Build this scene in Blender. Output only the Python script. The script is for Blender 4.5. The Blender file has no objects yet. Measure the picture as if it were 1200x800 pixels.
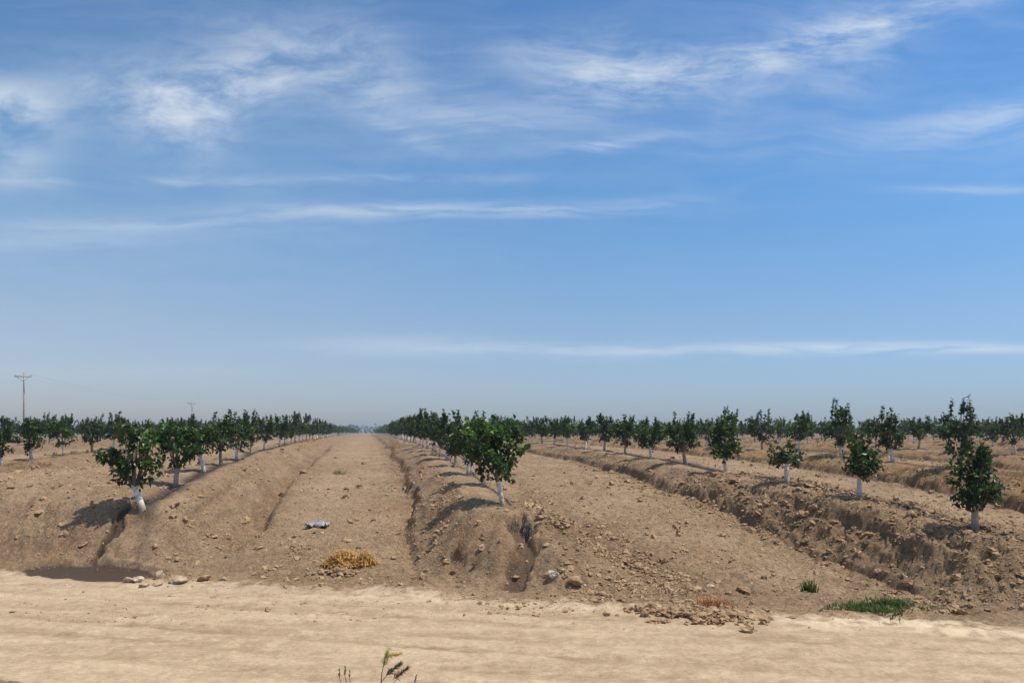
import bpy, math, random
import numpy as np

SC = bpy.context.scene
COL = SC.collection
F = 900.0            # focal length in photo pixels (1200 wide)
HX, HY = 600.0, 507.0  # horizon centre in photo pixels
VX = 432.0           # vanishing point of the tree rows
CAMZ = 2.6
TH = math.atan((HX - VX) / F)
CT, ST = math.cos(TH), math.sin(TH)

# ------------------------------------------------------------------ noise
def _hash(ix, iy, seed):
    h = (ix.astype(np.int64) * 374761393 + iy.astype(np.int64) * 668265263 + seed * 2147483647) & 0xFFFFFFFF
    h = ((h ^ (h >> 13)) * 1274126177) & 0xFFFFFFFF
    h = ((h ^ (h >> 16)) * 2246822519) & 0xFFFFFFFF
    return ((h ^ (h >> 15)) & 0xFFFF) / 32767.5 - 1.0

def vnoise(x, y, seed=0):
    x = np.asarray(x, float); y = np.asarray(y, float)
    x0 = np.floor(x); y0 = np.floor(y)
    fx = x - x0; fy = y - y0
    fx = fx * fx * fx * (fx * (fx * 6 - 15) + 10); fy = fy * fy * fy * (fy * (fy * 6 - 15) + 10)
    a = _hash(x0, y0, seed); b = _hash(x0 + 1, y0, seed)
    c = _hash(x0, y0 + 1, seed); d = _hash(x0 + 1, y0 + 1, seed)
    return (a * (1 - fx) + b * fx) * (1 - fy) + (c * (1 - fx) + d * fx) * fy

def fbm(x, y, seed=0, octv=3, gain=.55):
    r = 0; a = 1.0; t = 0
    for i in range(octv):
        ca, sa = math.cos(.7 * i + .4), math.sin(.7 * i + .4)
        r = r + a * vnoise((x * ca - y * sa) * 2 ** i + 17.3 * i, (x * sa + y * ca) * 2 ** i - 9.1 * i, seed + i)
        t += a; a *= gain
    return r / t

def sstep(v, a, b):
    t = np.clip((np.asarray(v, float) - a) / (b - a), 0, 1)
    return t * t * (3 - 2 * t)

# ------------------------------------------------------------------ terrain
_ty = np.arange(-30, 420, .1)
def _tab(ys, vs, sig):
    v = np.interp(_ty, ys, vs)
    k = np.exp(-.5 * (np.arange(-60, 61) * .1 / sig) ** 2); k /= k.sum()
    return np.convolve(np.pad(v, 60, mode='edge'), k, 'valid')
FLOOR = _tab([-30, 11.5, 12.6, 14, 17, 21, 26, 30, 44, 60, 100, 200, 420],
             [0, 0, .05, .17, .5, .85, 1.12, 1.33, 1.62, 1.72, 1.84, 1.86, 1.86], 1.0)
BERM = _tab([-30, 11, 13, 16, 20, 25, 30, 44, 60, 100, 420],
            [.85, .85, .86, .76, .56, .48, .42, .33, .30, .26, .24], 1.0)
ROWX0, ROWD = 2.83 * CT, 7.6 * CT

def edge(x, y, wob=True):
    e = y - (11.9 - .25 * x)
    if wob:
        e = e + .22 * vnoise(x / 1.7, y / 1.7, 5) + .10 * vnoise(x / .45, y / .45, 6)
    return e

GULLY = []      # (points xy, width, depth) filled below
PUDDLE = [None]

def terrain(x, y, full=False):
    x = np.asarray(x, float); y = np.asarray(y, float)
    r = np.hypot(x, y)
    near = 1 - sstep(r, 60, 160)
    e = edge(x, y)
    fl = np.interp(y, _ty, FLOOR) * sstep(e, .0, 3.2)
    fl = np.where(y > 12, fl, fl)
    Xr = x * CT + y * ST; Yr = -x * ST + y * CT
    k = np.round((Xr - ROWX0) / ROWD)
    d = Xr - ROWX0 - k * ROWD
    xa = Xr - (ROWX0 - ROWD)
    fl = fl + .74 * sstep(-xa, -.1, 1.3) * (1 - sstep(-xa, 5.4, 7.6)) * (1 - sstep(y, 17, 33)) * sstep(e, .7, 2.5)
    bh = np.interp(y, _ty, BERM)
    lowl = np.where((k == -1) & (d < 0), .74 * sstep(-d, -.1, 1.3) * (1 - sstep(y, 17, 33)), 0)
    bh = np.maximum(bh - lowl * .8, .05) * np.where(k == 0, 1.02, np.where(k == -1, 1.06, np.where(k <= -2, .85, 1.0)))
    bh = bh * (1 + .10 * vnoise(Yr / 2.3, k * 7.7, 11) * near)
    # the row ends near the road
    e0 = np.where(k == 0, .55, np.where(k == -1, 1.1, .5)); e1 = np.where(k == 0, 2.9, np.where(k == -1, 2.9, 2.2))
    rag = .30 * vnoise(x / .8, y / .8, 21) + .12 * vnoise(x / .25, y / .25, 22)
    fade = np.clip((e + rag * .8 - e0) / (e1 - e0), 0, 1); fade = fade * fade * (3 - 2 * fade)
    rough = np.where(k >= 2, 1.35, 1.0)
    leftend = (k == -1) & (d < 0) & (y < 19)
    rough = np.where(k == 1, np.where(y < 21, 1.55, 1.0), rough)
    rough = np.where((k == 0) & (y < 16.6), .62, rough)
    w = np.abs(d) * (1 + .12 * vnoise(Yr / 3.1, np.sign(d) * 3 + k, 9)) + near * rough * (.09 * vnoise(Yr / 1.5, d / .5 + 7 * k, 12) + np.where(k == 1, .10 * vnoise(Yr / .9, d / .26, 13) + .03 * vnoise(x / .3, y / .3, 15), .075 * vnoise(x / .33, y / .33, 13)) + .04 * vnoise(x / .12, y / .12, 14))
    w = w - np.where((k == 0) & (y < 18), .28, 0) * np.where(d < 0, 1, .6)
    w = w - np.where(leftend, .35, 0) * (1 - sstep(y, 16.5, 19))
    prof_s = np.interp(w, [-.5, .5, .8, 1.05, 1.35, 1.7], [1.0, .98, .84, .52, .2, 0])
    prof_c = np.interp(w, [-.5, .52, .72, .90, .96, 1.22, 1.29, 1.75], [1.0, .97, .86, .76, .46, .36, .14, 0])
    toe = np.interp(w, [-.5, .5, .85, 1.15, 1.38, 1.46, 1.56, 1.8], [1.0, .97, .86, .68, .55, .46, .10, 0])
    far_l = (d < 0) & (k >= 0)
    prof_s = np.where(far_l, prof_s + (toe - prof_s) * np.where(k == 1, sstep(y, 16, 20), np.where(k == 0, sstep(y, 16.3, 17.5), 1.0)), prof_s)
    cl = np.where(far_l & ((k != 1) | (y > 19)), .25, np.where(k == 1, .55, 1.0)) * sstep(vnoise(Yr / 2.2, k * 3.3 + np.sign(d), 31), -.5, .4) * np.where(k >= 1, .85, .6) * np.where((k == 0) & (y < 16.4), 0, 1)
    prof = prof_s * (1 - cl) + prof_c * cl
    z = fl + bh * fade * prof
    dc = d - 2.05 - .18 * vnoise(Yr / 2.6, k, 34)
    ditch = np.where(k == -1, 1.0, 0) * np.where(dc < 0, np.exp(-(dc / .70) ** 2), np.exp(-(dc / .20) ** 2)) * sstep(y, 14.5, 18) * (1 - sstep(y, 32, 62))
    z = z - ditch * (.50 + .18 * vnoise(x / .7, y / .7, 35) + .05 * vnoise(x / .22, y / .22, 36))
    # toe furrow and the hollow along the crest
    z = z - .11 * np.exp(-((w - 1.66) / .10) ** 2) * fade * near * (d < 0) - .03 * np.exp(-((w - 1.78) / .14) ** 2) * fade * near * (d > 0)
    z = z - .05 * np.exp(-(d / .2) ** 2) * fade * near
    # little wash lines running down the flanks of the ridges
    s = Yr + .55 * np.abs(d) + .35 * vnoise(x / .9, y / .9, 41) + .7 * k + .5 * vnoise(Yr / 2.0, k, 42)
    g = np.exp(-((np.mod(s, 2.1) - 1.05) / .10) ** 2) * sstep(np.abs(d), .3, .6) * (1 - sstep(np.abs(d), 1.2, 1.6)) * (.5 + .5 * vnoise(Yr / 1.3, k * 5. + np.sign(d), 43))
    z = z - .10 * g * fade * near * np.where(k == 1, .8, 1)
    # tillage clods, tyre ruts
    road = (1 - sstep(e, -.8, 1.0)) * sstep(e, -5.15, -4.75)
    onb = fade * sstep(prof, .05, .3)
    till = fbm(x / .55, y / .55, 51, 3)
    fine = fbm(x / .17, y / .17, 55, 2)
    rid = 1 - np.abs(vnoise(x / .38, y / .38, 58))
    soft = np.where(k == 0, sstep(e, 1.2, 2.2) * 0 + np.where((y < 16) & (d < .35), 1.0, 1.0), 1.0)
    amp = (1 - road) * near
    lanes = np.where((Xr < ROWX0) & (Xr > ROWX0 - ROWD), .75, 1.0)
    z = z + amp * (1 - onb) * lanes * (.034 * till + .044 * fine + .03 * (rid - .5) + .012 * vnoise(x / .07, y / .07, 59))
    z = z + amp * onb * np.where((k == 1) & (y < 22), (.05 * (rid - .4) * np.minimum(1, np.abs(d) * 1.5) + .07 * sstep(np.mod(2.4 * till + .8 * vnoise(Yr / 1.2, d / .3, 33), 1), .0, .25) - .035), 0)
    z = z + amp * onb * soft * rough * (.035 * till + .026 * fine + .03 * (rid - .5) * sstep(np.abs(d), .45, .8))
    ur = x * .243 + y * .970  # across the road
    z = z + road * (.014 * vnoise(ur / .55, x / 6, 61) + .014 * fine + .006 * vnoise(x / .08, y / .08, 68) + .008 * vnoise(ur / .16, x / 1.2, 62) + .007 * till)
    es = y - (11.9 - .25 * x) + .10 * vnoise(x / 5.0, y * 0, 63)      # wheel tracks run with the road
    wob = .05 * vnoise(x / 1.1, y / .3, 64)
    track = np.zeros_like(z)
    for c0, wd_, a_ in ((-.75, .19, .6), (-1.35, .14, .85), (-2.15, .2, .55), (-2.75, .14, 1.0), (-3.4, .22, .7), (-4.1, .16, .9)):
        q_ = np.exp(-((es + wob - c0) / wd_) ** 2); z = z - road * .022 * q_ * a_ + road * .012 * a_ * np.exp(-((es + wob - c0 - wd_ * 1.9) / (wd_ * .6)) ** 2)
        track = np.maximum(track, q_ * a_ * (.45 + .55 * sstep(vnoise(x / 1.6, c0 * 9, 67), -.4, .5)))
    z = z + .05 * np.exp(-((e - .25) / .22) ** 2) * (.5 + .5 * vnoise(x / .7, y / .7, 65)) * near     # graded lip beside the road
    z = z + .06 * sstep(-e, 4.7, 5.6) * (.6 + till * .8)
    # broad tracks in the lanes
    mid = np.abs(d)
    z = z - .035 * np.exp(-((mid - 2.75) / .22) ** 2) * near * (1 - road) * sstep(e, 1, 3) * (.6 + .4 * vnoise(Yr / 1.4, k, 66))
    wet_shade = np.zeros_like(z)
    for pts, wd, dp, wv in GULLY:
        best = np.full(x.shape, 9e9); tt = np.zeros_like(x)
        xx = x + .08 * vnoise(x / .3, y / .3, 71) + .06 * vnoise(x / .1, y / .1, 73); yy = y + .08 * vnoise(x / .3 + 9, y / .3, 72) + .06 * vnoise(x / .1, y / .1 + 5, 74)
        for i in range(len(pts) - 1):
            ax, ay = pts[i]; bx, by = pts[i + 1]
            ux, uy = bx - ax, by - ay; L2 = ux * ux + uy * uy
            t = np.clip(((xx - ax) * ux + (yy - ay) * uy) / L2, 0, 1)
            dd = np.hypot(xx - ax - t * ux, yy - ay - t * uy)
            m = dd < best
            best = np.where(m, dd, best); tt = np.where(m, (i + t) / (len(pts) - 1), tt)
        q = 1 - sstep(best, wd * .45, wd)
        z = z - dp * q * (1 - .55 * tt) * (1 - sstep(tt, .9, 1.0))
        wet_shade = np.maximum(wet_shade, wv * (1 - sstep(best, wd * .55, wd * .95)) * sstep(1 - tt, -.05, .1))
    if PUDDLE[0] is not None:
        (px, py), (rx, ry), zp = PUDDLE[0]
        a = .245
        u = (x - px) * math.cos(a) - (y - py) * -math.sin(a); v = (x - px) * -math.sin(-a) + (y - py) * math.cos(a)
        q = np.hypot(u / rx, v / ry) + .16 * vnoise(x / .6, y / .6, 81) + .08 * vnoise(x / .2, y / .2, 82)
        m = 1 - sstep(q, .82, 1.04)
        z = z * (1 - m) + (zp + .006 * till) * m
        z = z + .05 * np.exp(-((q - 1.15) / .10) ** 2) * (v > -.1)
        wet_shade = np.maximum(wet_shade, np.maximum(m * 1.0, .38 * (1 - sstep(q, 1.0, 1.45))))
    if not full:
        return z
    wet_shade = np.maximum(wet_shade, .85 * np.exp(-((d - .08) / .30) ** 2) * fade * near * sstep(vnoise(Yr / 1.1, k * 3, 91) + .35 * till, -.95, -.2) * (k != 0) + .3 * np.exp(-(d / .22) ** 2) * fade * near * (k == 0) * (y > 16))
    tint = np.where((k == -1) & (d > .1) & (d < 1.5), sstep(y, 38, 50), 0) * (.55 + .45 * vnoise(x / 3, y / 3, 95)) * (1 - sstep(y, 110, 180))
    tint = tint + np.where(k >= 2, .95, np.where((k <= -2), .35, 0)) * onb * (.5 + .5 * sstep(vnoise(x / 2.2, y / 2.2, 96), -.4, .3))
    tint = tint + .35 * sstep(vnoise(x / .9, y / .9, 97), .55, .8) * (1 - road) * near
    zone = np.where((e < .12) & (e > -5.2), 1, np.where((fade * bh * prof > .10) & (np.abs(d) < 1.7) & (r < 130) & (e > .5), 10 + k, 0))
    crust = (np.exp(-((e + .12) / .42) ** 2) * sstep(vnoise(x / .8, y / .35, 131) + .5 * vnoise(x / .25, y / .12, 132), -.1, .45) * (.35 + .65 * sstep(x, 3.2, 4.6) + .5 * (1 - sstep(x, -8, -6.5)))).clip(0, 1)
    ad = np.abs(d)
    ditch_shade = np.where((k == -1), sstep(d, 1.3, 1.7) * (1 - sstep(d, 2.3, 2.8)), 0) * sstep(y, 13, 17) * (1 - sstep(y, 40, 70))  # shade of the hollow ditch, painted dark into the soil colour
    loose = sstep(ad, .5, .9) * (1 - sstep(ad, 1.75, 2.4)) * fade * np.where(k == -1, .35, np.where((k == 0) & (d > 0), .6, 1.0)) * (1 - road)
    loose = np.maximum(loose, ditch_shade)
    loose = np.maximum(loose, np.where((k == 0) & (d > .3) & (y < 17.5), sstep(d, .3, .7) * (1 - sstep(d, 2.3, 3.3)), 0) * (1 - road))
    loose = np.maximum(loose, (1 - road) * (1 - sstep(e, 1.2, 3.0)) * .55)
    loose = loose * (.45 + .55 * sstep(vnoise(x / 1.1, y / 1.1, 151) + .5 * vnoise(x / .35, y / .35, 152), -.5, .5)) - np.where(k == 0, 0, 0)
    pale = np.exp(-((ad - ROWD / 2) / 1.1) ** 2) * sstep(e, 2, 6) * (.5 + .5 * vnoise(x / 1.8, Yr / 6, 153)) * near
    return z, wet_shade, np.clip(tint, 0, 1), road, zone, crust, track, np.clip(loose, 0, 1) - .5 * np.clip(pale, 0, 1)

def H(x, y):
    return float(terrain(np.array([x]), np.array([y]))[0])

def at(px, py):
    """the point of the ground under a photo pixel"""
    ys = np.concatenate([np.arange(6.5, 40, .03), np.arange(40, 300, .3)])
    xs = (px - HX) / F * ys
    zs = CAMZ + (HY - py) / F * ys
    g = terrain(xs, ys)
    i = int(np.argmax(zs <= g))
    return xs[i], ys[i], g[i]

g1 = [at(*p)[:2] for p in ((160, 586), (147, 598), (135, 612), (124, 634), (112, 652), (100, 664))]
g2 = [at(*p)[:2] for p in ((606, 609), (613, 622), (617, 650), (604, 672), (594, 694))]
g3 = [at(*p)[:2] for p in ((533, 646), (536, 660), (530, 672))]
pc = at(108, 671)
GULLY += [(g1, .17, .17, .9), (g2, .27, .27, .60), (g3, .14, .12, .1)]  # left gully is wet; the darkening in the middle ridge's is painted shade
PUDDLE[0] = ((pc[0], pc[1]), (1.35, .62), pc[2] - .03)

# ------------------------------------------------------------------ mesh helpers
def mesh_np(name, verts, loops, sizes, smooth=True):
    me = bpy.data.meshes.new(name)
    verts = np.asarray(verts, np.float32); loops = np.asarray(loops, np.int32).ravel(); sizes = np.asarray(sizes, np.int32)
    me.vertices.add(len(verts)); me.vertices.foreach_set('co', verts.ravel())
    me.loops.add(len(loops)); me.loops.foreach_set('vertex_index', loops)
    me.polygons.add(len(sizes))
    st = np.zeros(len(sizes), np.int32); st[1:] = np.cumsum(sizes)[:-1]
    me.polygons.foreach_set('loop_start', st)
    me.polygons.foreach_set('use_smooth', np.full(len(sizes), smooth))
    me.update(calc_edges=True)
    return me

def link(name, me, mats, parent=None):
    o = bpy.data.objects.new(name, me); COL.objects.link(o)
    for m in (mats if isinstance(mats, (list, tuple)) else [mats]):
        me.materials.append(m)
    if parent: o.parent = parent
    return o

def tag(o, label=None, cat=None, group=None, kind=None):
    if label: o['label'] = label
    if cat: o['category'] = cat
    if group: o['group'] = group
    if kind: o['kind'] = kind
    return o

def empty(name, loc, rz=0):
    o = bpy.data.objects.new(name, None); COL.objects.link(o)
    o.empty_display_size = .2; o.location = loc; o.rotation_euler = (0, 0, rz)
    return o

class MB:
    def __init__(s): s.v = []; s.l = []; s.n = []; s.mi = []; s.c = 0; s.at = []
    def add(s, verts, faces, mat=0, val=0.0):
        verts = np.asarray(verts, float)
        s.v.append(verts)
        for f in faces:
            s.l.extend([i + s.c for i in f]); s.n.append(len(f)); s.mi.append(mat)
        s.at.append(np.full(len(verts), val)); s.c += len(verts)
    def addn(s, verts, faces, mat=0, vals=None):        # faces: (n,k) array
        faces = np.asarray(faces)
        s.v.append(np.asarray(verts, float)); s.l.extend((faces + s.c).ravel().tolist())
        s.n.extend([faces.shape[1]] * len(faces)); s.mi.extend([mat] * len(faces))
        s.at.append(np.zeros(len(verts)) if vals is None else vals); s.c += len(verts)
    def tube(s, pts, rad, n=8, mat=0, cap=True, val=0.0):
        pts = np.asarray(pts, float); m = len(pts)
        rad = np.broadcast_to(np.asarray(rad, float), (m,))
        V = []; up = np.array([.31, .17, .93])
        for i in range(m):
            t = pts[min(i + 1, m - 1)] - pts[max(i - 1, 0)]; t = t / (np.linalg.norm(t) + 1e-9)
            u = np.cross(t, up if abs(t @ up) < .9 else np.array([1., 0, 0])); u /= np.linalg.norm(u); w = np.cross(t, u)
            for j in range(n):
                a = 2 * math.pi * j / n
                V.append(pts[i] + rad[i] * (u * math.cos(a) + w * math.sin(a)))
        Fc = []
        for i in range(m - 1):
            for j in range(n):
                k = (j + 1) % n
                Fc.append((i * n + j, i * n + k, (i + 1) * n + k, (i + 1) * n + j))
        if cap:
            Fc.append(tuple(range(n))[::-1]); Fc.append(tuple((m - 1) * n + j for j in range(n)))
        s.add(V, Fc, mat, val)
    def box(s, c, sx, sy, sz, mat=0):
        c = np.asarray(c, float)
        V = [c + np.array([a * sx / 2, b * sy / 2, d * sz / 2]) for a in (-1, 1) for b in (-1, 1) for d in (-1, 1)]
        s.add(V, [(0, 1, 3, 2), (4, 6, 7, 5), (0, 4, 5, 1), (2, 3, 7, 6), (0, 2, 6, 4), (1, 5, 7, 3)], mat)
    def build(s, name, mats, parent=None, smooth=True, attr=None):
        me = mesh_np(name, np.concatenate(s.v), s.l, s.n, smooth)
        o = link(name, me, mats, parent)
        me.polygons.foreach_set('material_index', np.asarray(s.mi, np.int32))
        if attr:
            a = me.attributes.new(attr, 'FLOAT', 'POINT'); a.data.foreach_set('value', np.concatenate(s.at).astype(np.float32))
        return o

# ------------------------------------------------------------------ materials
def mat(name):
    m = bpy.data.materials.new(name); m.use_nodes = True
    nt = m.node_tree; b = nt.nodes['Principled BSDF']
    return m, nt, b
class N:
    def __init__(s, nt): s.nt = nt
    def new(s, t, **kw):
        n = s.nt.nodes.new(t)
        for k, v in kw.items(): setattr(n, k, v)
        return n
    def put(s, sock, v):
        if v is None: return
        if isinstance(v, bpy.types.NodeSocket): s.nt.links.new(v, sock)
        else:
            if sock.type == 'RGBA' and len(v) == 3: v = (*v, 1)
            sock.default_value = v
    def m(s, op, a, b=None, c=None, clamp=False):
        n = s.new('ShaderNodeMath', operation=op, use_clamp=clamp)
        for i, v in enumerate((a, b, c)): s.put(n.inputs[i], v)
        return n.outputs[0]
    def mix(s, f, a, b, bt='MIX'):
        n = s.new('ShaderNodeMix', data_type='RGBA', blend_type=bt)
        s.put(n.inputs['Factor'], f); s.put(n.inputs[6], a); s.put(n.inputs[7], b)
        return n.outputs[2]
    def noise(s, vec, scale, detail=4, rough=.55, dist=0.0):
        n = s.new('ShaderNodeTexNoise'); s.put(n.inputs['Vector'], vec)
        n.inputs['Scale'].default_value = scale; n.inputs['Detail'].default_value = detail
        n.inputs['Roughness'].default_value = rough; n.inputs['Distortion'].default_value = dist
        return n.outputs['Fac']
    def ramp(s, v, a, b, lo=0.0, hi=1.0):
        n = s.new('ShaderNodeMapRange', interpolation_type='SMOOTHSTEP'); s.put(n.inputs[0], v)
        n.inputs[1].default_value = a; n.inputs[2].default_value = b; n.inputs[3].default_value = lo; n.inputs[4].default_value = hi
        return n.outputs[0]
    def attr(s, name):
        return s.new('ShaderNodeAttribute', attribute_name=name).outputs['Fac']
    def obj(s): return s.new('ShaderNodeTexCoord').outputs['Object']
    def mapping(s, v, rot=(0, 0, 0), scale=(1, 1, 1), loc=(0, 0, 0)):
        n = s.new('ShaderNodeMapping'); s.put(n.inputs[0], v)
        n.inputs['Rotation'].default_value = rot; n.inputs['Scale'].default_value = scale; n.inputs['Location'].default_value = loc
        return n.outputs[0]
    def bump(s, h, strength, dist, normal=None):
        n = s.new('ShaderNodeBump'); s.put(n.inputs['Height'], h); n.inputs['Strength'].default_value = strength; n.inputs['Distance'].default_value = dist
        if normal: s.put(n.inputs['Normal'], normal)
        return n.outputs[0]

SOIL_D, SOIL_M, SOIL_L = (.160, .098, .053), (.252, .163, .094), (.385, .262, .160)
ROAD_D, ROAD_L = (.355, .246, .149), (.525, .386, .250)

def soil_material():
    m, nt, b = mat('dry_soil'); n = N(nt)
    P = n.new('ShaderNodeNewGeometry').outputs['Position']
    big = n.noise(P, .55, 4, .6); med = n.noise(P, 3.2, 5, .62); fin = n.noise(P, 22, 4, .65); grit = n.noise(P, 75, 2, .6)
    c = n.mix(n.ramp(med, .33, .68), SOIL_D, SOIL_M)
    c = n.mix(n.m('MULTIPLY', n.ramp(big, .42, .68), .65), c, SOIL_L)
    mot = n.noise(P, 8.5, 4, .7)
    c = n.mix(n.m('MULTIPLY', n.ramp(mot, .52, .40), .5), c, (.19, .115, .060))
    c = n.mix(n.m('MULTIPLY', n.ramp(mot, .52, .66), .45), c, SOIL_L)
    c = n.mix(n.m('MULTIPLY', n.ramp(fin, .48, .66), .7), c, SOIL_L)
    c = n.mix(n.m('MULTIPLY', n.ramp(fin, .50, .34), .6), c, (.145, .085, .045))
    c = n.mix(n.m('MULTIPLY', n.ramp(grit, .55, .70), .6), c, (.52, .375, .235))
    lo = n.attr('loose')  # loose soil, with the ditch shade painted in
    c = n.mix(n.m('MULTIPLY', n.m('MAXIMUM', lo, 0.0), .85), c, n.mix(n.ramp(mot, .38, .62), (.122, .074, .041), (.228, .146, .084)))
    c = n.mix(n.m('MULTIPLY', n.m('MAXIMUM', n.m('MULTIPLY', lo, -1.0), 0.0), .8), c, SOIL_L)
    tint = n.m('MULTIPLY', n.attr('tint'), n.ramp(n.noise(P, 9, 3), .35, .6))
    c = n.mix(n.m('MULTIPLY', tint, .8), c, n.mix(n.ramp(big, .35, .6), (.30, .145, .055), (.235, .135, .062)))
    # the road: pale compacted dust, streaked along its length
    R = n.mapping(P, rot=(0, 0, .245), scale=(.30, 1.5, 1))
    st = n.noise(R, 1.0, 5, .6); st2 = n.noise(n.mapping(P, rot=(0, 0, .245), scale=(2.2, 6.5, 1)), 1.0, 6, .68, .4)
    rc = n.mix(n.ramp(n.m('ADD', n.m('MULTIPLY', st, .55), n.m('MULTIPLY', med, .45)), .32, .62), ROAD_D, ROAD_L)
    rc = n.mix(n.m('MULTIPLY', n.ramp(st2, .52, .70), .5), rc, (.63, .475, .315))
    rc = n.mix(n.m('MULTIPLY', n.ramp(st2, .46, .30), .45), rc, (.315, .205, .115))
    gr = n.noise(n.mapping(P, rot=(0, 0, .245), scale=(12, 34, 1)), 1.0, 5, .75)
    rc = n.mix(n.m('MULTIPLY', n.ramp(gr, .52, .38), .55), rc, (.33, .22, .125))
    rc = n.mix(n.m('MULTIPLY', n.ramp(gr, .55, .68), .5), rc, (.66, .505, .345))
    rc = n.mix(n.m('MULTIPLY', n.ramp(fin, .60, .75), .3), rc, (.33, .22, .125))
    trk = n.attr('track')
    rc = n.mix(n.m('MULTIPLY', trk, n.ramp(st2, .62, .38, .25, .95)), rc, (.265, .175, .10))
    rf = n.m('ADD', n.attr('road'), n.m('MULTIPLY', n.m('SUBTRACT', n.m('ADD', n.m('MULTIPLY', med, .6), n.m('MULTIPLY', mot, .4)), .5), 1.5))
    c = n.mix(n.ramp(rf, .3, .7), c, rc)
    c = n.mix(n.m('MULTIPLY', n.attr('crust'), n.ramp(med, .35, .55)), c, (.64, .49, .325))
    w = n.attr('wet_shade')
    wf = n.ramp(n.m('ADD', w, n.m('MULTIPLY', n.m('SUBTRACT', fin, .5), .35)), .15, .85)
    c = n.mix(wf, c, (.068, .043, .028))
    nt.links.new(c, b.inputs['Base Color'])
    n.put(b.inputs['Roughness'], n.m('SUBTRACT', .97, n.m('MULTIPLY', wf, .45)))
    b.inputs['Specular IOR Level'].default_value = .2
    h = n.m('ADD', n.m('MULTIPLY', fin, .6), n.m('MULTIPLY', grit, .25))
    h = n.m('MULTIPLY', h, n.m('SUBTRACT', 1.0, n.m('MULTIPLY', n.attr('road'), .35)))
    n.put(b.inputs['Normal'], n.bump(h, .8, .06))
    return m

def simple(name, c1, c2, scale, rough=.8, bump=0.0, dist=.01, spec=.3):
    m, nt, b = mat(name); n = N(nt)
    P = n.obj(); f = n.noise(P, scale, 4, .6)
    n.put(b.inputs['Base Color'], n.mix(n.ramp(f, .3, .7), c1, c2)); b.inputs['Roughness'].default_value = rough
    b.inputs['Specular IOR Level'].default_value = spec
    if bump: n.put(b.inputs['Normal'], n.bump(f, bump, dist))
    return m

def grassy(name, c1, c2, scale, trans=.4):
    m = simple(name, c1, c2, scale, .75); nt = m.node_tree; b = nt.nodes['Principled BSDF']
    t = nt.nodes.new('ShaderNodeBsdfTranslucent'); nt.links.new(b.inputs['Base Color'].links[0].from_socket, t.inputs['Color'])
    mx = nt.nodes.new('ShaderNodeMixShader'); mx.inputs[0].default_value = trans
    nt.links.new(b.outputs[0], mx.inputs[1]); nt.links.new(t.outputs[0], mx.inputs[2])
    nt.links.new(mx.outputs[0], nt.nodes['Material Output'].inputs['Surface'])
    return m

def leaf_material(name, dark, mid, young, rough=.42, trans=.22):
    m, nt, b = mat(name); n = N(nt)
    v = n.attr('leafv')
    oi = n.new('ShaderNodeObjectInfo').outputs['Random']
    c = n.mix(n.ramp(v, 0, .7), dark, mid)
    c = n.mix(n.ramp(v, .80, 1.0), c, young)
    hs = n.new('ShaderNodeHueSaturation'); n.put(hs.inputs['Color'], c)
    n.put(hs.inputs['Value'], n.m('ADD', .8, n.m('MULTIPLY', oi, .4))); n.put(hs.inputs['Hue'], n.m('ADD', .488, n.m('MULTIPLY', oi, .024)))
    n.put(b.inputs['Base Color'], hs.outputs[0]); b.inputs['Roughness'].default_value = rough; b.inputs['Specular IOR Level'].default_value = .4
    t = n.new('ShaderNodeBsdfTranslucent'); n.put(t.inputs['Color'], n.mix(.5, hs.outputs[0], (.22, .33, .04)))
    mx = n.new('ShaderNodeMixShader'); mx.inputs[0].default_value = trans
    nt.links.new(b.outputs[0], mx.inputs[1]); nt.links.new(t.outputs[0], mx.inputs[2])
    nt.links.new(mx.outputs[0], nt.nodes['Material Output'].inputs['Surface'])
    return m

def trunk_material(name, paint, top, dirt):
    m, nt, b = mat(name); n = N(nt)
    P = n.obj(); z = n.new('ShaderNodeSeparateXYZ'); n.put(z.inputs[0], P)
    f = n.noise(P, 14, 4, .65); f2 = n.noise(n.mapping(P, scale=(1, 1, .25)), 40, 3, .6)
    bark = n.mix(n.ramp(f2, .3, .7), (.085, .062, .045), (.17, .135, .10))
    pc_ = n.mix(n.m('MULTIPLY', n.ramp(f2, .50, .72), dirt), paint, (.36, .30, .235))
    zz = n.m('ADD', z.outputs[2], n.m('MULTIPLY', n.m('SUBTRACT', f, .5), .10))
    low = n.ramp(zz, .22, .02)
    pc_ = n.mix(n.m('MULTIPLY', n.ramp(n.noise(P, 7, 5, .7), .52, .60), dirt * .8), pc_, (.22, .17, .125))
    pc_ = n.mix(n.m('MULTIPLY', low, .8), pc_, (.30, .205, .12))
    n.put(b.inputs['Base Color'], n.mix(n.ramp(zz, top - .015, top + .015), pc_, bark)); b.inputs['Roughness'].default_value = .85
    n.put(b.inputs['Normal'], n.bump(f2, .4, .006))
    return m

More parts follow.
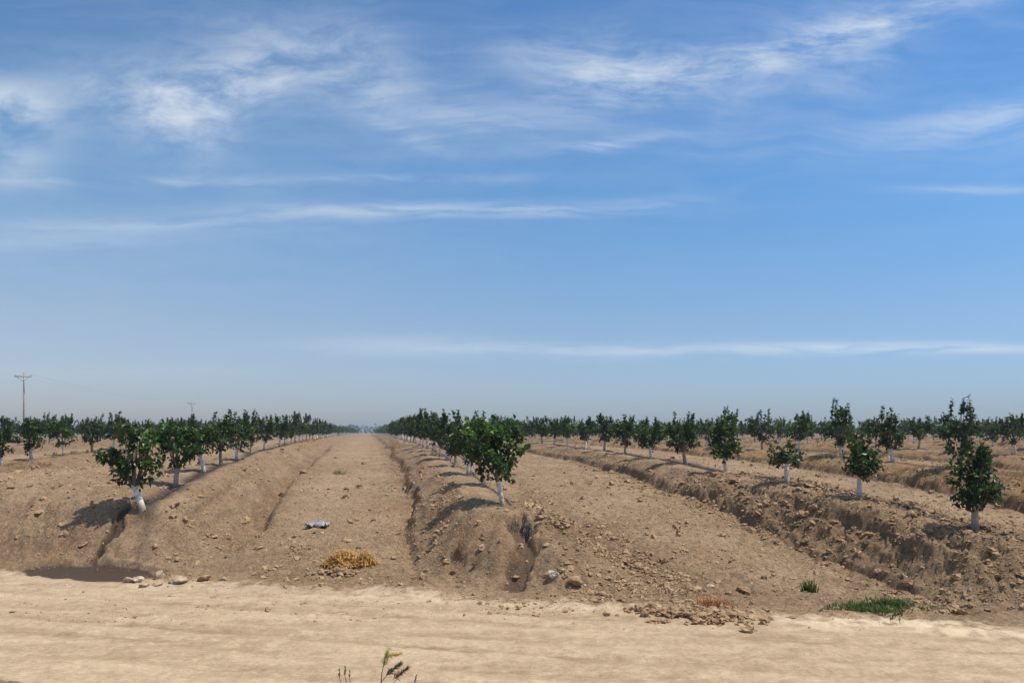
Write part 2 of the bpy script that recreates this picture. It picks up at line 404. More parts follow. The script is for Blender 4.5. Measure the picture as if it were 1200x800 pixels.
M_SOIL = soil_material()
M_CLOD = None
def clod_material():
    m, nt, b = mat('clod_soil'); n = N(nt)
    P = n.new('ShaderNodeNewGeometry').outputs['Position']
    c = n.mix(n.ramp(n.noise(P, 5.5, 3, .7), .35, .65), (.25, .155, .085), (.43, .285, .16))
    c = n.mix(n.m('MULTIPLY', n.ramp(n.noise(P, 60, 3), .5, .7), .4), c, (.50, .36, .225))
    n.put(b.inputs['Base Color'], c); b.inputs['Roughness'].default_value = .97; b.inputs['Specular IOR Level'].default_value = .15
    n.put(b.inputs['Normal'], n.bump(n.noise(P, 50, 4), .6, .02))
    return m
M_CLOD = clod_material()
M_ROCK = simple('pale_rock', (.30, .22, .145), (.52, .40, .275), 14, .95, .5, .02, .15)
M_PALE = simple('chalky_stone', (.46, .37, .27), (.66, .55, .42), 14, .95, .5, .02, .15)
M_LEAF = leaf_material('citrus_leaf', (.011, .028, .009), (.030, .068, .018), (.13, .225, .04))
M_LEAFY = leaf_material('yellowing_leaf', (.020, .040, .010), (.05, .10, .02), (.30, .28, .05))
M_WHITE = trunk_material('whitewashed_bark', (.76, .72, .65), .50, .6)
M_DUSTY = trunk_material('dusty_whitewash', (.44, .36, .28), .46, .85)
M_TAN = trunk_material('faded_wash_bark', (.36, .26, .185), .44, .8)
M_FARLEAF = leaf_material('far_leaf', (.011, .025, .009), (.024, .052, .015), (.07, .14, .028), .55, .15)
M_STRAW = grassy('golden_straw', (.52, .28, .07), (.78, .52, .20), 9)
M_DRYG = grassy('dry_weed', (.26, .16, .075), (.42, .28, .14), 6)
M_GREY = simple('grey_root', (.20, .15, .11), (.34, .27, .20), 10, .9)
M_WEED = grassy('green_weed', (.032, .062, .013), (.12, .16, .035), 14)
M_RUST = simple('rust_weed', (.34, .135, .060), (.46, .23, .11), 14, .8)
M_SEED = grassy('seed_head', (.78, .66, .28), (.88, .80, .45), 30, .5)
M_STEM = grassy('dry_stem', (.22, .16, .07), (.36, .28, .13), 20)
M_HOSE = simple('black_hose', (.025, .023, .021), (.055, .048, .04), 8, .6)
M_POLE = simple('hazed_weathered_wood', (.30, .27, .25), (.42, .38, .35), 3, .9)  # wood grey lightened, distance haze put into its colour
M_WIRE = simple('wire_metal', (.16, .16, .17), (.24, .24, .25), 3, .5)
M_CERAM = simple('insulator_ceramic', (.30, .27, .25), (.40, .37, .34), 5, .3)
M_SCRAP = simple('grey_plastic', (.15, .145, .15), (.36, .34, .33), 11, .7, .2, .01, .5)

# ------------------------------------------------------------------ ground sheet
def build_ground():
    fine = np.linspace(-math.radians(40), math.radians(40), 1080)
    coarse = np.linspace(math.radians(40), math.radians(320), 112)[1:-1]
    phi = np.concatenate([fine, coarse])
    rr = np.concatenate([np.geomspace(.4, 6.4, 36), np.geomspace(6.4, 46, 545)[1:], np.geomspace(46, 160, 120)[1:], np.geomspace(160, 4000, 60)[1:]])
    nphi, nr = len(phi), len(rr)
    Ph, Rr = np.meshgrid(phi, rr)
    x = (Rr * np.sin(Ph)).ravel(); y = (Rr * np.cos(Ph)).ravel()
    z, wet_shade, tint, road, zone, crust, track, loose = terrain(x, y, True)
    V = np.stack([x, y, z], 1)
    i, j = np.meshgrid(np.arange(nr - 1), np.arange(nphi), indexing='ij'); j2 = (j + 1) % nphi
    Q = np.stack([i * nphi + j, i * nphi + j2, (i + 1) * nphi + j2, (i + 1) * nphi + j], -1).reshape(-1, 4)
    # vertex normals of the whole sheet
    G = V.reshape(nr, nphi, 3)
    dr = np.gradient(G, axis=0); dp = np.roll(G, -1, 1) - np.roll(G, 1, 1)
    NN = np.cross(dp, dr).reshape(-1, 3); NN /= (np.linalg.norm(NN, axis=1, keepdims=True) + 1e-12)
    NN[NN[:, 2] < 0] *= -1
    fz = np.rint(zone[Q[:, 0]]).astype(int)
    # centre disc under the camera joins the ground
    names = {0: 'ground', 1: 'dirt_road'}
    keys = sorted(set(fz.tolist()))
    sel_zone = fz.copy()
    ridge_keep = [k for k in keys if 8 <= k <= 14]
    sel_zone[(fz >= 2) & ~np.isin(fz, ridge_keep)] = 0
    for k in [0, 1] + ridge_keep:
        q = Q[sel_zone == k]
        if len(q) == 0: continue
        used, inv = np.unique(q.ravel(), return_inverse=True)
        verts = V[used]; sizes = np.full(len(q), 4); loops = inv
        if k == 0:
            c = len(verts); verts = np.concatenate([verts, [[0, 0, 0]]])
            ring = np.searchsorted(used, np.arange(nphi))
            tri = np.stack([np.full(nphi, c), np.roll(ring, -1), ring], 1)
            loops = np.concatenate([inv, tri.ravel()]); sizes = np.concatenate([sizes, np.full(nphi, 3)])
        me = mesh_np(names.get(k, 'soil_ridge'), verts, loops, sizes)
        for nm, arr in (('wet_shade', wet_shade), ('tint', tint), ('road', road), ('crust', crust), ('track', track), ('loose', loose)):
            a = me.attributes.new(nm, 'FLOAT', 'POINT'); vv = arr[used].astype(np.float32)
            if k == 0: vv = np.append(vv, np.float32(0))
            a.data.foreach_set('value', vv)
        nv = NN[used]
        if k == 0: nv = np.concatenate([nv, [[0, 0, 1]]])
        me.normals_split_custom_set_from_vertices(nv.astype(np.float32))
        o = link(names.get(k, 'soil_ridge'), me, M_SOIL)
        o['kind'] = 'structure'
build_ground()

# ------------------------------------------------------------------ clods
def ico(sub):
    t = (1 + 5 ** .5) / 2
    v = np.array([(-1, t, 0), (1, t, 0), (-1, -t, 0), (1, -t, 0), (0, -1, t), (0, 1, t), (0, -1, -t), (0, 1, -t), (t, 0, -1), (t, 0, 1), (-t, 0, -1), (-t, 0, 1)], float)
    v /= np.linalg.norm(v[0])
    f = [(0, 11, 5), (0, 5, 1), (0, 1, 7), (0, 7, 10), (0, 10, 11), (1, 5, 9), (5, 11, 4), (11, 10, 2), (10, 7, 6), (7, 1, 8), (3, 9, 4), (3, 4, 2), (3, 2, 6), (3, 6, 8), (3, 8, 9), (4, 9, 5), (2, 4, 11), (6, 2, 10), (8, 6, 7), (9, 8, 1)]
    for _ in range(sub):
        vl = list(v); mid = {}; nf = []
        def mp(a, b):
            k = (min(a, b), max(a, b))
            if k not in mid:
                p = vl[a] + vl[b]; vl.append(p / np.linalg.norm(p)); mid[k] = len(vl) - 1
            return mid[k]
        for a, b, c in f:
            p, q, r = mp(a, b), mp(b, c), mp(c, a)
            nf += [(a, p, r), (b, q, p), (c, r, q), (p, q, r)]
        v = np.array(vl); f = nf
    return v, np.array(f)

RNG = np.random.default_rng(7)
def lumps(pos, size, sub, rng, flat=.7, jag=.28):
    bv, bf = ico(sub); n = len(pos); m = len(bv)
    ang = rng.uniform(0, 2 * math.pi, n); t2 = rng.uniform(-.6, .6, n)
    rad = 1 + rng.normal(0, jag, (n, m)).clip(-.5, .6) * (1 if sub < 2 else .45)
    if sub >= 1:
        pl = rng.normal(size=(n, 6, 3)); pl /= np.linalg.norm(pl, axis=2, keepdims=True)
        dots = np.einsum('nkc,mc->nkm', pl, bv).max(1)        # flattened facets
        rad = rad * (1.0 / np.clip(dots, .72, 1.0)) * .85
    v = bv[None] * rad[..., None]
    v = v * (rng.uniform(.65, 1.35, (n, 1, 3)) * np.array([1.1, 1.1, flat]))
    ca, sa = np.cos(ang)[:, None], np.sin(ang)[:, None]; cb, sb = np.cos(t2)[:, None], np.sin(t2)[:, None]
    X, Y, Z = v[..., 0], v[..., 1], v[..., 2]
    Y, Z = Y * cb - Z * sb, Y * sb + Z * cb
    v = np.stack([X * ca - Y * sa, X * sa + Y * ca, Z], -1) * size[:, None, None] + pos[:, None]
    f = bf[None] + (np.arange(n) * m)[:, None, None]
    return v.reshape(-1, 3), f.reshape(-1, 3)

def scatter_clods():
    rng = RNG
    n0 = 170000
    # uniform on the picture's ground, so the near ground and the far ground are equally covered
    ph = np.tan(rng.uniform(-.62, .62, n0)); y = 1 / rng.uniform(1 / 36, 1 / 11.0, n0); x = ph * y
    e = edge(x, y)
    Xr = x * CT + y * ST; k = np.round((Xr - ROWX0) / ROWD); d = np.abs(Xr - ROWX0 - k * ROWD)
    w = np.full(n0, .32)
    w = np.where((d > .7) & (d < 1.9), .55, w)
    w = np.where(d < .6, .06, w)
    w = np.where((k == 1) & (d < 2.2) & (y < 22), 1.0, w)
    w = np.where((k == 0) & (y < 16) & (Xr - ROWX0 < .2) & (d < 1.2), .04, w)
    w = np.where((k == 0) & (y < 16.5) & (Xr - ROWX0 > .25) & (d < 2.6), .9, w)
    w = w * (.35 + .65 * sstep(vnoise(x / 1.3, y / 1.3, 101), -.5, .6))
    w = np.where(e < .25, .025, w)
    w = np.where(e < -.6, .012, w)
    w = np.where(e < -4.7, .5, w)
    lane = (Xr < ROWX0 - 1.2) & (Xr > ROWX0 - ROWD + 1.2)
    w = np.where(lane & (y > 18), w * .5, w)
    w = np.where((k == 0) & (y < 16) & (Xr - ROWX0 < .2) & (d < 1.2), .16, w)
    PD = PUDDLE[0]; w = np.where(np.hypot((x - PD[0][0]) / 1.6, (y - PD[0][1]) / .9) < 1, 0, w)
    keep = rng.uniform(size=n0) < w
    x, y = x[keep], y[keep]
    n = len(x)
    sz = .0062 * (1 - rng.uniform(size=n)) ** -.43
    big = ((k == 1) & (d < 2.2))[keep]
    sz = np.where(big, sz * 1.35, sz); sz = np.where(((k[keep] == 0) & (y < 16.5) & (Xr[keep] > ROWX0 + .25) & (d[keep] < 2.6)), sz * 1.5, sz); sz = np.minimum(sz, .06) * np.clip(y / 15, .85, 1.5)
    z = terrain(x, y) + sz * .12
    P = np.stack([x, y, z], 1)
    L = sz > .028
    b = MB()
    v, f = lumps(P[~L], sz[~L], 0, rng); b.addn(v, f)
    v, f = lumps(P[L], sz[L], 1, rng); b.addn(v, f)
    o = b.build('soil_clods', M_CLOD, smooth=False)
    tag(o, 'loose brown soil clods strewn over the lanes and ridge flanks', 'soil clods', kind='stuff')
scatter_clods()

def gravel():
    rng = np.random.default_rng(23); n0 = 110000
    ph = np.tan(rng.uniform(-.62, .62, n0)); y = 1 / rng.uniform(1 / 30, 1 / 10.2, n0); x = ph * y
    e = edge(x, y); cl = vnoise(x / .9, y / .9, 141) + .5 * vnoise(x / .3, y / .3, 142)
    Xr = x * CT + y * ST; k = np.round((Xr - ROWX0) / ROWD); d = np.abs(Xr - ROWX0 - k * ROWD)
    w = .45 * sstep(cl, -.6, .6) * np.where(d < .5, .15, 1); w = np.where(e < .1, .16 * sstep(cl, .0, .9) + .02, w); PD = PUDDLE[0]; w = np.where(np.hypot((x - PD[0][0]) / 1.6, (y - PD[0][1]) / .9) < 1, 0, w)
    m = rng.uniform(size=n0) < w; x, y = x[m], y[m]; n = len(x)
    s = np.minimum(.0058 * (1 - rng.uniform(size=n)) ** -.30, .03) * np.clip(y / 14, .8, 1.5)
    v, f = lumps(np.stack([x, y, terrain(x, y) + s * .25], 1), s, 0, rng, .8)
    b = MB(); b.addn(v, f); o = b.build('fine_gravel', M_GRAVEL, smooth=False)
    tag(o, 'fine pale grit and crumbs of dry soil over the lanes', 'grit', kind='stuff')
M_GRAVEL = simple('pale_grit', (.30, .19, .105), (.60, .44, .28), 7, .95, 0, .01, .15)
gravel()

def pile(name, cx, cy, rx, ry, n, hmax, label, smin, smax):
    rng = np.random.default_rng(11)
    a = rng.uniform(0, 2 * math.pi, n); r = np.abs(rng.normal(0, .62, n))
    x = cx + rx * r * np.cos(a); y = cy + ry * r * np.sin(a) - .25 * rx * r * np.cos(a)
    z = terrain(x, y) + hmax * np.clip(1 - r ** 2, 0, 1) * rng.uniform(.2, 1, n)
    s = smin * .6 + (smax - smin * .6) * rng.uniform(0, 1, n) ** 2.2
    b = MB(); v, f = lumps(np.stack([x, y, z], 1), s, 1, rng); b.addn(v, f)
    o = b.build(name, M_CLOD, smooth=False); tag(o, label, 'clods', kind='stuff')
p = at(812, 722)
pile('heaped_clods', p[0], p[1], .95, .45, 330, .065, 'low heap of broken brown clods spilled along the road edge', .02, .075)
p = at(395, 672)
pile('straw_rubble', p[0], p[1], .45, .28, 80, .07, 'grey brown clods heaped in front of the golden straw', .02, .06)

# single stones
def stone(px, py, size, label, seed, group=None, flat=.65, mt=M_ROCK):
    x, y, z = at(px, py); rng = np.random.default_rng(seed)
    v, f = lumps(np.zeros((1, 3)), np.array([size * .88]), 1, rng, flat, .15)
    b = MB(); b.addn(v, f); o = b.build('stone', mt, smooth=False)
    o.location = (x, y, z + size * flat * .45); tag(o, label, 'stone', group)
GS = 'pale stones by the muddy patch'
stone(151, 682, .085, 'small pale stone leftmost of those beside the muddy patch', 1, GS)
stone(162, 681, .125, 'largest pale stone right of the muddy patch', 2, GS, .65, M_PALE)
stone(169, 687, .075, 'pale stone tucked just in front of the largest one by the mud', 3, GS)
stone(186, 677, .105, 'upright pale stone, third in the line running right from the mud', 4, GS, .8)
stone(184, 686, .095, 'low flat pale stone in front of the upright one near the mud', 5, GS, .5)
stone(209, 683, .12, 'brownish stone alone between the pale stones and the long dark clod', 6, GS)
stone(239, 680, .14, 'long dark brown clod farthest right in the line from the mud', 7, GS, .5, M_CLOD)
stone(262, 679, .06, 'small tan clod past the long dark one at the road edge', 8, GS, .6)
stone(648, 676, .085, 'round pale stone on the loose soil right of the shaded gully', 9, None, .8, M_PALE)
stone(673, 685, .10, 'brownish stone lower right of the round pale stone by the gully', 10, None, .7, M_CLOD)
stone(787, 692, .06, 'thin pale chip lying left of the rust coloured weed', 12, None, .35)
stone(833, 687, .055, 'pale chip lying just behind the rust coloured weed', 13, None, .35)
stone(872, 693, .085, 'dark brown clod right of the rust coloured weed', 14, None, .7, M_CLOD)
stone(157, 724, .04, 'small dark stone alone on the pale road', 15, None, .6, M_CLOD)
stone(15, 717, .035, 'tiny dark stone on the road near the left edge', 16, None, .6, M_CLOD)

# ------------------------------------------------------------------ grasses and small things
def blades(b, c, n, spread, hgt, wid, rng, lean=.5, mat_i=0, curve=.5, ell=(1, 1)):
    for _ in range(n):
        a = rng.uniform(0, 2 * math.pi); r = spread * rng.uniform() ** .8 * (1 + .35 * math.sin(3 * a + c[0]) + .2 * math.sin(7 * a))
        x = c[0] + r * math.cos(a) * ell[0]; y = c[1] + r * math.sin(a) * ell[1]
        if len(c) > 2: z = c[2]
        else: z = H(x, y)
        da = rng.uniform(0, 2 * math.pi); l = hgt * rng.uniform(.5, 1.1); ln = lean * rng.uniform(.2, 1.2)
        dx, dy = math.cos(da), math.sin(da); sx, sy = -dy * wid, dx * wid
        pts = []
        for t in (0, .5, 1):
            o = l * (ln * t + curve * ln * t * t * .6); pts.append((x + dx * o, y + dy * o, z - .01 + l * t * (1 - .35 * ln * t)))
        V = []
        for (X, Y, Z), q in zip(pts, (1, .8, .12)):
            V += [(X - sx * q, Y - sy * q, Z), (X + sx * q, Y + sy * q, Z)]
        b.add(V, [(0, 1, 3, 2), (2, 3, 5, 4)], mat_i)

rs = np.random.default_rng(3)
# straw heap
p = at(408, 664); b = MB()
for cx, cy, n, sp in ((-.14, 0, 620, .27), (.30, .12, 330, .17), (.05, .05, 300, .30)):
    for _ in range(n):
        a = rs.uniform(0, 6.28); r = sp * math.sqrt(rs.uniform()); x = p[0] + cx + r * math.cos(a) * 1.25; y = p[1] + cy + r * math.sin(a) * .8
        z = p[2] + .30 * (1 - (r / sp) ** 2) * rs.uniform(.2, 1) + .03
        d = rs.normal(size=3); d[2] *= .35; d /= np.linalg.norm(d); L = rs.uniform(.08, .22)
        s = np.cross(d, [0, 0, 1]); s = s / np.linalg.norm(s) * .007
        q0 = np.array([x, y, z]) - d * L / 2; q1 = np.array([x, y, z]) + d * L / 2; qm = (q0 + q1) / 2 + np.array([0, 0, .02])
        b.add([q0 - s, q0 + s, qm - s, qm + s, q1 - s, q1 + s], [(0, 1, 3, 2), (2, 3, 5, 4)])
o = b.build('straw_heap', M_STRAW, smooth=False); tag(o, 'small heap of golden straw lying in the bare lane beside the road', 'straw heap')
# scrap of plastic
p = at(372, 617); b = MB(); nx, ny = 16, 9; V = []
for i in range(nx):
    for j in range(ny):
        u, v = i / (nx - 1) - .5, j / (ny - 1) - .5
        V.append((u * .50 + .03 * float(vnoise(u * 7, v * 7, 8)), v * .34, .03 + .075 * (1 - 4 * v * v) * (.6 + .4 * math.cos(u * 5)) + .075 * float(vnoise(u * 11, v * 8, 4))))
b.add(V, [(i * ny + j, (i + 1) * ny + j, (i + 1) * ny + j + 1, i * ny + j + 1) for i in range(nx - 1) for j in range(ny - 1)])
o = b.build('plastic_scrap', M_SCRAP); o.location = p
so = o.modifiers.new('thick', 'SOLIDIFY'); so.thickness = .008
tag(o, 'crumpled grey plastic scrap lying on the bare lane', 'litter')
# green weeds
p = at(1022, 716); b = MB()
blades(b, p[:2], 1000, .46, .12, .008, rs, 1.1, ell=(1.0, 1.0)); blades(b, (p[0] + .42, p[1] + .25), 420, .32, .14, .007, rs, 1.1, ell=(1, .8))
blades(b, (p[0] + .85, p[1] + .02), 90, .28, .09, .006, rs, .9, ell=(1.2, .4))
o = b.build('weed_patch', M_WEED, smooth=False); tag(o, 'low spreading patch of bright green weeds at the road edge', 'weeds')
p = at(948, 692); b = MB(); blades(b, p[:2], 130, .12, .24, .008, rs, .6)
o = b.build('weed_tuft', M_WEED, smooth=False); tag(o, 'small upright green weed tuft behind the larger green patch', 'weeds')
p = at(836, 709); b = MB(); blades(b, p[:2], 260, .26, .16, .005, rs, .8, ell=(1.1, .7))
o = b.build('rust_weed', M_RUST, smooth=False); tag(o, 'rust coloured dried weed beside the heap of clods', 'weeds')
p = at(397, 555); b = MB(); blades(b, p[:2], 110, .2, .22, .008, rs, .7)
o = b.build('grass_tuft', M_STEM, smooth=False); tag(o, 'dull green grass tuft growing alone in the middle of the bare lane', 'grass tuft')
p = at(437, 660 - 47); b = MB(); blades(b, at(540, 640)[:2], 90, .14, .18, .005, rs, .8)
o = b.build('dry_grass_tuft', M_DRYG, smooth=False); tag(o, 'dry grass tuft above the small hollow at the middle ridge end', 'grass tuft')
# roots hanging in the head of the gully
b = MB()
for _ in range(150):
    t = rs.uniform(); gx = 601 + 24 * t + rs.normal() * 1.2
    x, y, z = at(gx, 611 + rs.uniform(0, 14)); L = rs.uniform(.06, .22)
    b.tube([(x, y, z + .015), (x + rs.normal() * .012, y - .05, z - L * .3), (x + rs.normal() * .03, y - .10, z - L * .75)], [.006, .005, .002], 4, cap=False)
o = b.build('dead_roots', M_GREY); tag(o, 'grey dead roots and grass hanging over the head of the shaded gully', 'roots')

# foreground grass plant with a feathery head
root = empty('roadside_grass', (-1.20, 6.95, H(-1.2, 6.95)))
def plume(b, p0, p1, n, length, mat_i, spread=.5):
    p0, p1 = np.array(p0), np.array(p1); ax = (p1 - p0) / np.linalg.norm(p1 - p0)
    for i in range(n):
        t = rs.uniform(); q = p0 + (p1 - p0) * t
        d = ax + rs.normal(size=3) * spread; d /= np.linalg.norm(d); L = length * rs.uniform(.5, 1) * (1 - .4 * t)
        s = np.cross(d, rs.normal(size=3)); s = s / np.linalg.norm(s) * .0042
        b.add([q - s, q + s, q + d * L * .6 + s * .8, q + d * L * .6 - s * .8, q + d * L], [(0, 1, 2, 3), (3, 2, 4)], mat_i)
st = MB(); hd = MB(); lf = MB()
st.tube([(0, 0, -.03), (.01, .0, .2), (.02, 0, .42), (.04, 0, .52)], [.006, .005, .004, .003], 6)
st.tube([(.0, 0, .30), (.08, .01, .42), (.16, .01, .50)], [.004, .003, .002], 6)
st.tube([(.02, .01, -.02), (.10, .01, .28), (.19, .02, .42)], [.004, .003, .002], 6)
plume(hd, (.035, 0, .49), (.075, 0, .66), 220, .10, 0, .40); plume(hd, (.06, 0, .60), (.18, .01, .63), 330, .065, 0, .45)
plume(lf, (.06, .0, .40), (.19, .01, .53), 170, .075, 0, .55); plume(lf, (.13, .01, .36), (.24, .02, .47), 170, .075, 0, .6)
for X, Zt in ((-.36, .45), (-.31, .48), (-.27, .44), (.31, .40)):
    st.tube([(X * .6, .02, -.02), (X * .9, .02, .25), (X, .02, Zt - .04)], [.005, .004, .003], 6)
    plume(lf, (X * .97, .02, Zt - .09), (X + .01, .02, Zt + .0), 22, .04, 0, .4)
st.build('stem', M_STEM, root); hd.build('seed_head', M_SEED, root, False); lf.build('leaf', M_STEM, root, False)
root.scale = (1.05, 1.05, .84)
tag(root, 'roadside grass plant with a pale yellow feathery head at the bottom edge', 'grass plant')

# ------------------------------------------------------------------ trees
def leaf_cards(pos, direc, size, rng, width=.62, fold=.16):
    n = len(pos)
    d = direc / np.linalg.norm(direc, axis=1, keepdims=True)
    up = np.tile([0, 0, 1.0], (n, 1)) + rng.normal(0, .55, (n, 3))
    s = np.cross(d, up); s /= (np.linalg.norm(s, axis=1, keepdims=True) + 1e-9); nn = np.cross(s, d)
    L = size[:, None]; W = L * width * rng.uniform(.8, 1.15, (n, 1)) * .5
    bend = rng.uniform(-.05, .22, (n, 1))
    base = pos; mid = pos + d * L * .5 - nn * L * .0
    l = mid - s * W + nn * L * fold; r = mid + s * W + nn * L * fold; tip = pos + d * L * .98 - nn * L * bend
    v = np.stack([base, l, mid, r, tip], 1)
    f = np.array([(0, 2, 1), (0, 3, 2), (1, 2, 4), (2, 3, 4)])
    return v.reshape(-1, 3), (f[None] + (np.arange(n) * 5)[:, None, None]).reshape(-1, 3)

def make_tree(seed, h, wid, base=.5, blobs=None, shoots=3, leaves=620, trunk=M_WHITE, lean=(0, 0), rad=.062, lsize=.14, leafm=None, young=.16):
    """one tree of height h: Empty > trunk, crown. blobs: (x, z, rx, rz, weight) as shares of width and crown height."""
    rng = np.random.default_rng(seed)
    ch = h - base
    blobs = blobs or [(0, .36, .46, .36, 1.0), (-.18 + .1 * rng.normal(), .62, .30, .26, .5), (.2 + .1 * rng.normal(), .60, .28, .26, .5)]
    root = empty('citrus_tree', (0, 0, 0))
    lx, ly = lean
    tb = MB()
    tp = [(0, 0, -.14), (.0, 0, .02), (lx * .4 + .01 * rng.normal(), ly * .4, base * .5), (lx, ly, base), (lx * 1.3 + .03 * rng.normal(), ly * 1.3 + .03 * rng.normal(), base + ch * .22), (lx * 1.4, ly * 1.4, base + ch * .42)]
    rad = rad * .84
    tb.tube(tp, [rad * 1.35, rad * 1.12, rad * .95, rad * .85, rad * .62, rad * .32], 10)
    top = np.array([lx, ly, base - .03])
    # twig clusters inside the crown's lobes
    wts = np.array([q[4] for q in blobs], float); wts /= wts.sum()
    ncl = max(16, int(leaves * 1.75 / 13)); C = []; lobe = rng.choice(len(blobs), ncl, p=wts)
    for i in range(ncl):
        bx, bz, rx, rz, _ = blobs[lobe[i]]; bz *= .9; rz *= .9
        v = rng.normal(size=3); v /= np.linalg.norm(v); v *= rng.uniform(.25, 1.0) ** .5
        by = .14 * math.sin(lobe[i] * 2.4 + seed)
        C.append((lx + (bx + v[0] * rx) * wid, ly + (by + v[1] * rx * .95) * wid, base + (bz + v[2] * rz) * ch))
    C = np.array(C)
    C[:, 2] = np.maximum(C[:, 2], base * .93 + .25 * np.hypot(C[:, 0] - lx, C[:, 1] - ly))
    sh = []
    for i in range(shoots):       # upright leafy shoots that break the outline
        a = rng.uniform(0, 6.28); q = np.array([lx + .28 * wid * math.cos(a), ly + .28 * wid * math.sin(a), base + ch * rng.uniform(.6, .8)])
        tip = q + np.array([.06 * rng.normal(), .06 * rng.normal(), 0]); tip[2] = base + ch * rng.uniform(.94, 1.14)
        sh.append((q, tip))
        tb.tube([top + (q - top) * .5, q, tip], [rad * .25, rad * .16, .004], 5, cap=False)
    order = rng.permutation(ncl)[:11]
    for i in order:
        m = top + (C[i] - top) * .5 + np.array([0, 0, -.06]) * ch + rng.normal(0, .03, 3)
        tb.tube([top + np.array([0, 0, .0]), m, C[i]], [rad * .5, rad * .28, .005], 6, cap=False)
    tb.build('trunk', trunk, root)
    per = rng.integers(9, 17, ncl)
    P = []; D = []; S = []; Vv = []
    cen = np.array([lx, ly, base + ch * .4])
    for c, n in zip(C, per):
        out = c - cen; out /= (np.linalg.norm(out) + 1e-6)
        ax = out + np.array([0, 0, .35]) + rng.normal(0, .3, 3); ax /= np.linalg.norm(ax)
        L = rng.uniform(.10, .2); hi = c[2] > base + ch * .55
        yv = rng.uniform(.8, 1.0) if (rng.uniform() < young * (2.2 if hi else .5)) else rng.uniform(0, .65)
        for q in range(n):
            t = rng.uniform(-.7, 1.0); P.append(c + ax * L * t + rng.normal(0, .02, 3))
            dd = ax * .5 + rng.normal(0, .8, 3) + np.array([0, 0, -.12]); D.append(dd)
            S.append(lsize * rng.uniform(.6, 1.15)); Vv.append(np.clip(yv + rng.normal(0, .08), 0, 1))
    for q, tip in sh:
        ln = np.linalg.norm(tip - q); nL = int(18 + ln * 75)
        for i in range(nL):
            t = rng.uniform(0, 1); P.append(q + (tip - q) * t)
            a = rng.uniform(0, 6.28); D.append(np.array([math.cos(a), math.sin(a), rng.uniform(.1, 1.0)]))
            S.append(lsize * rng.uniform(.55, 1.0) * (1 - .3 * t)); Vv.append(np.clip((.85 if young > .1 and rng.uniform() < .5 else .45) * t + rng.uniform(0, .2), 0, 1))
    P = np.array(P); D = np.array(D); S = np.array(S)
    v, f = leaf_cards(P, D, S, rng)
    cb = MB(); cb.addn(v, f, 0, np.repeat(np.array(Vv), 5))
    cb.build('crown', leafm or M_LEAF, root, False, 'leafv')
    root['h'] = h
    return root

def copy_tree(src):
    r = src.copy(); COL.objects.link(r)
    for ch in list(src.children):
        c = ch.copy(); COL.objects.link(c); c.parent = r
    return r

def pos_on_row(k, zc):
    Xp = (ROWX0 + k * ROWD) / CT
    return Xp - zc * math.tan(TH), zc

ORD = 'first second third fourth fifth sixth seventh eighth ninth tenth eleventh twelfth'.split()
PLACE = []       # (k, zc, h, proto or None, label or None)
# measured trees: row k, photo x of the base -> depth
def zc_of(k, px): return F * ((ROWX0 + k * ROWD) / CT) / (px - VX)

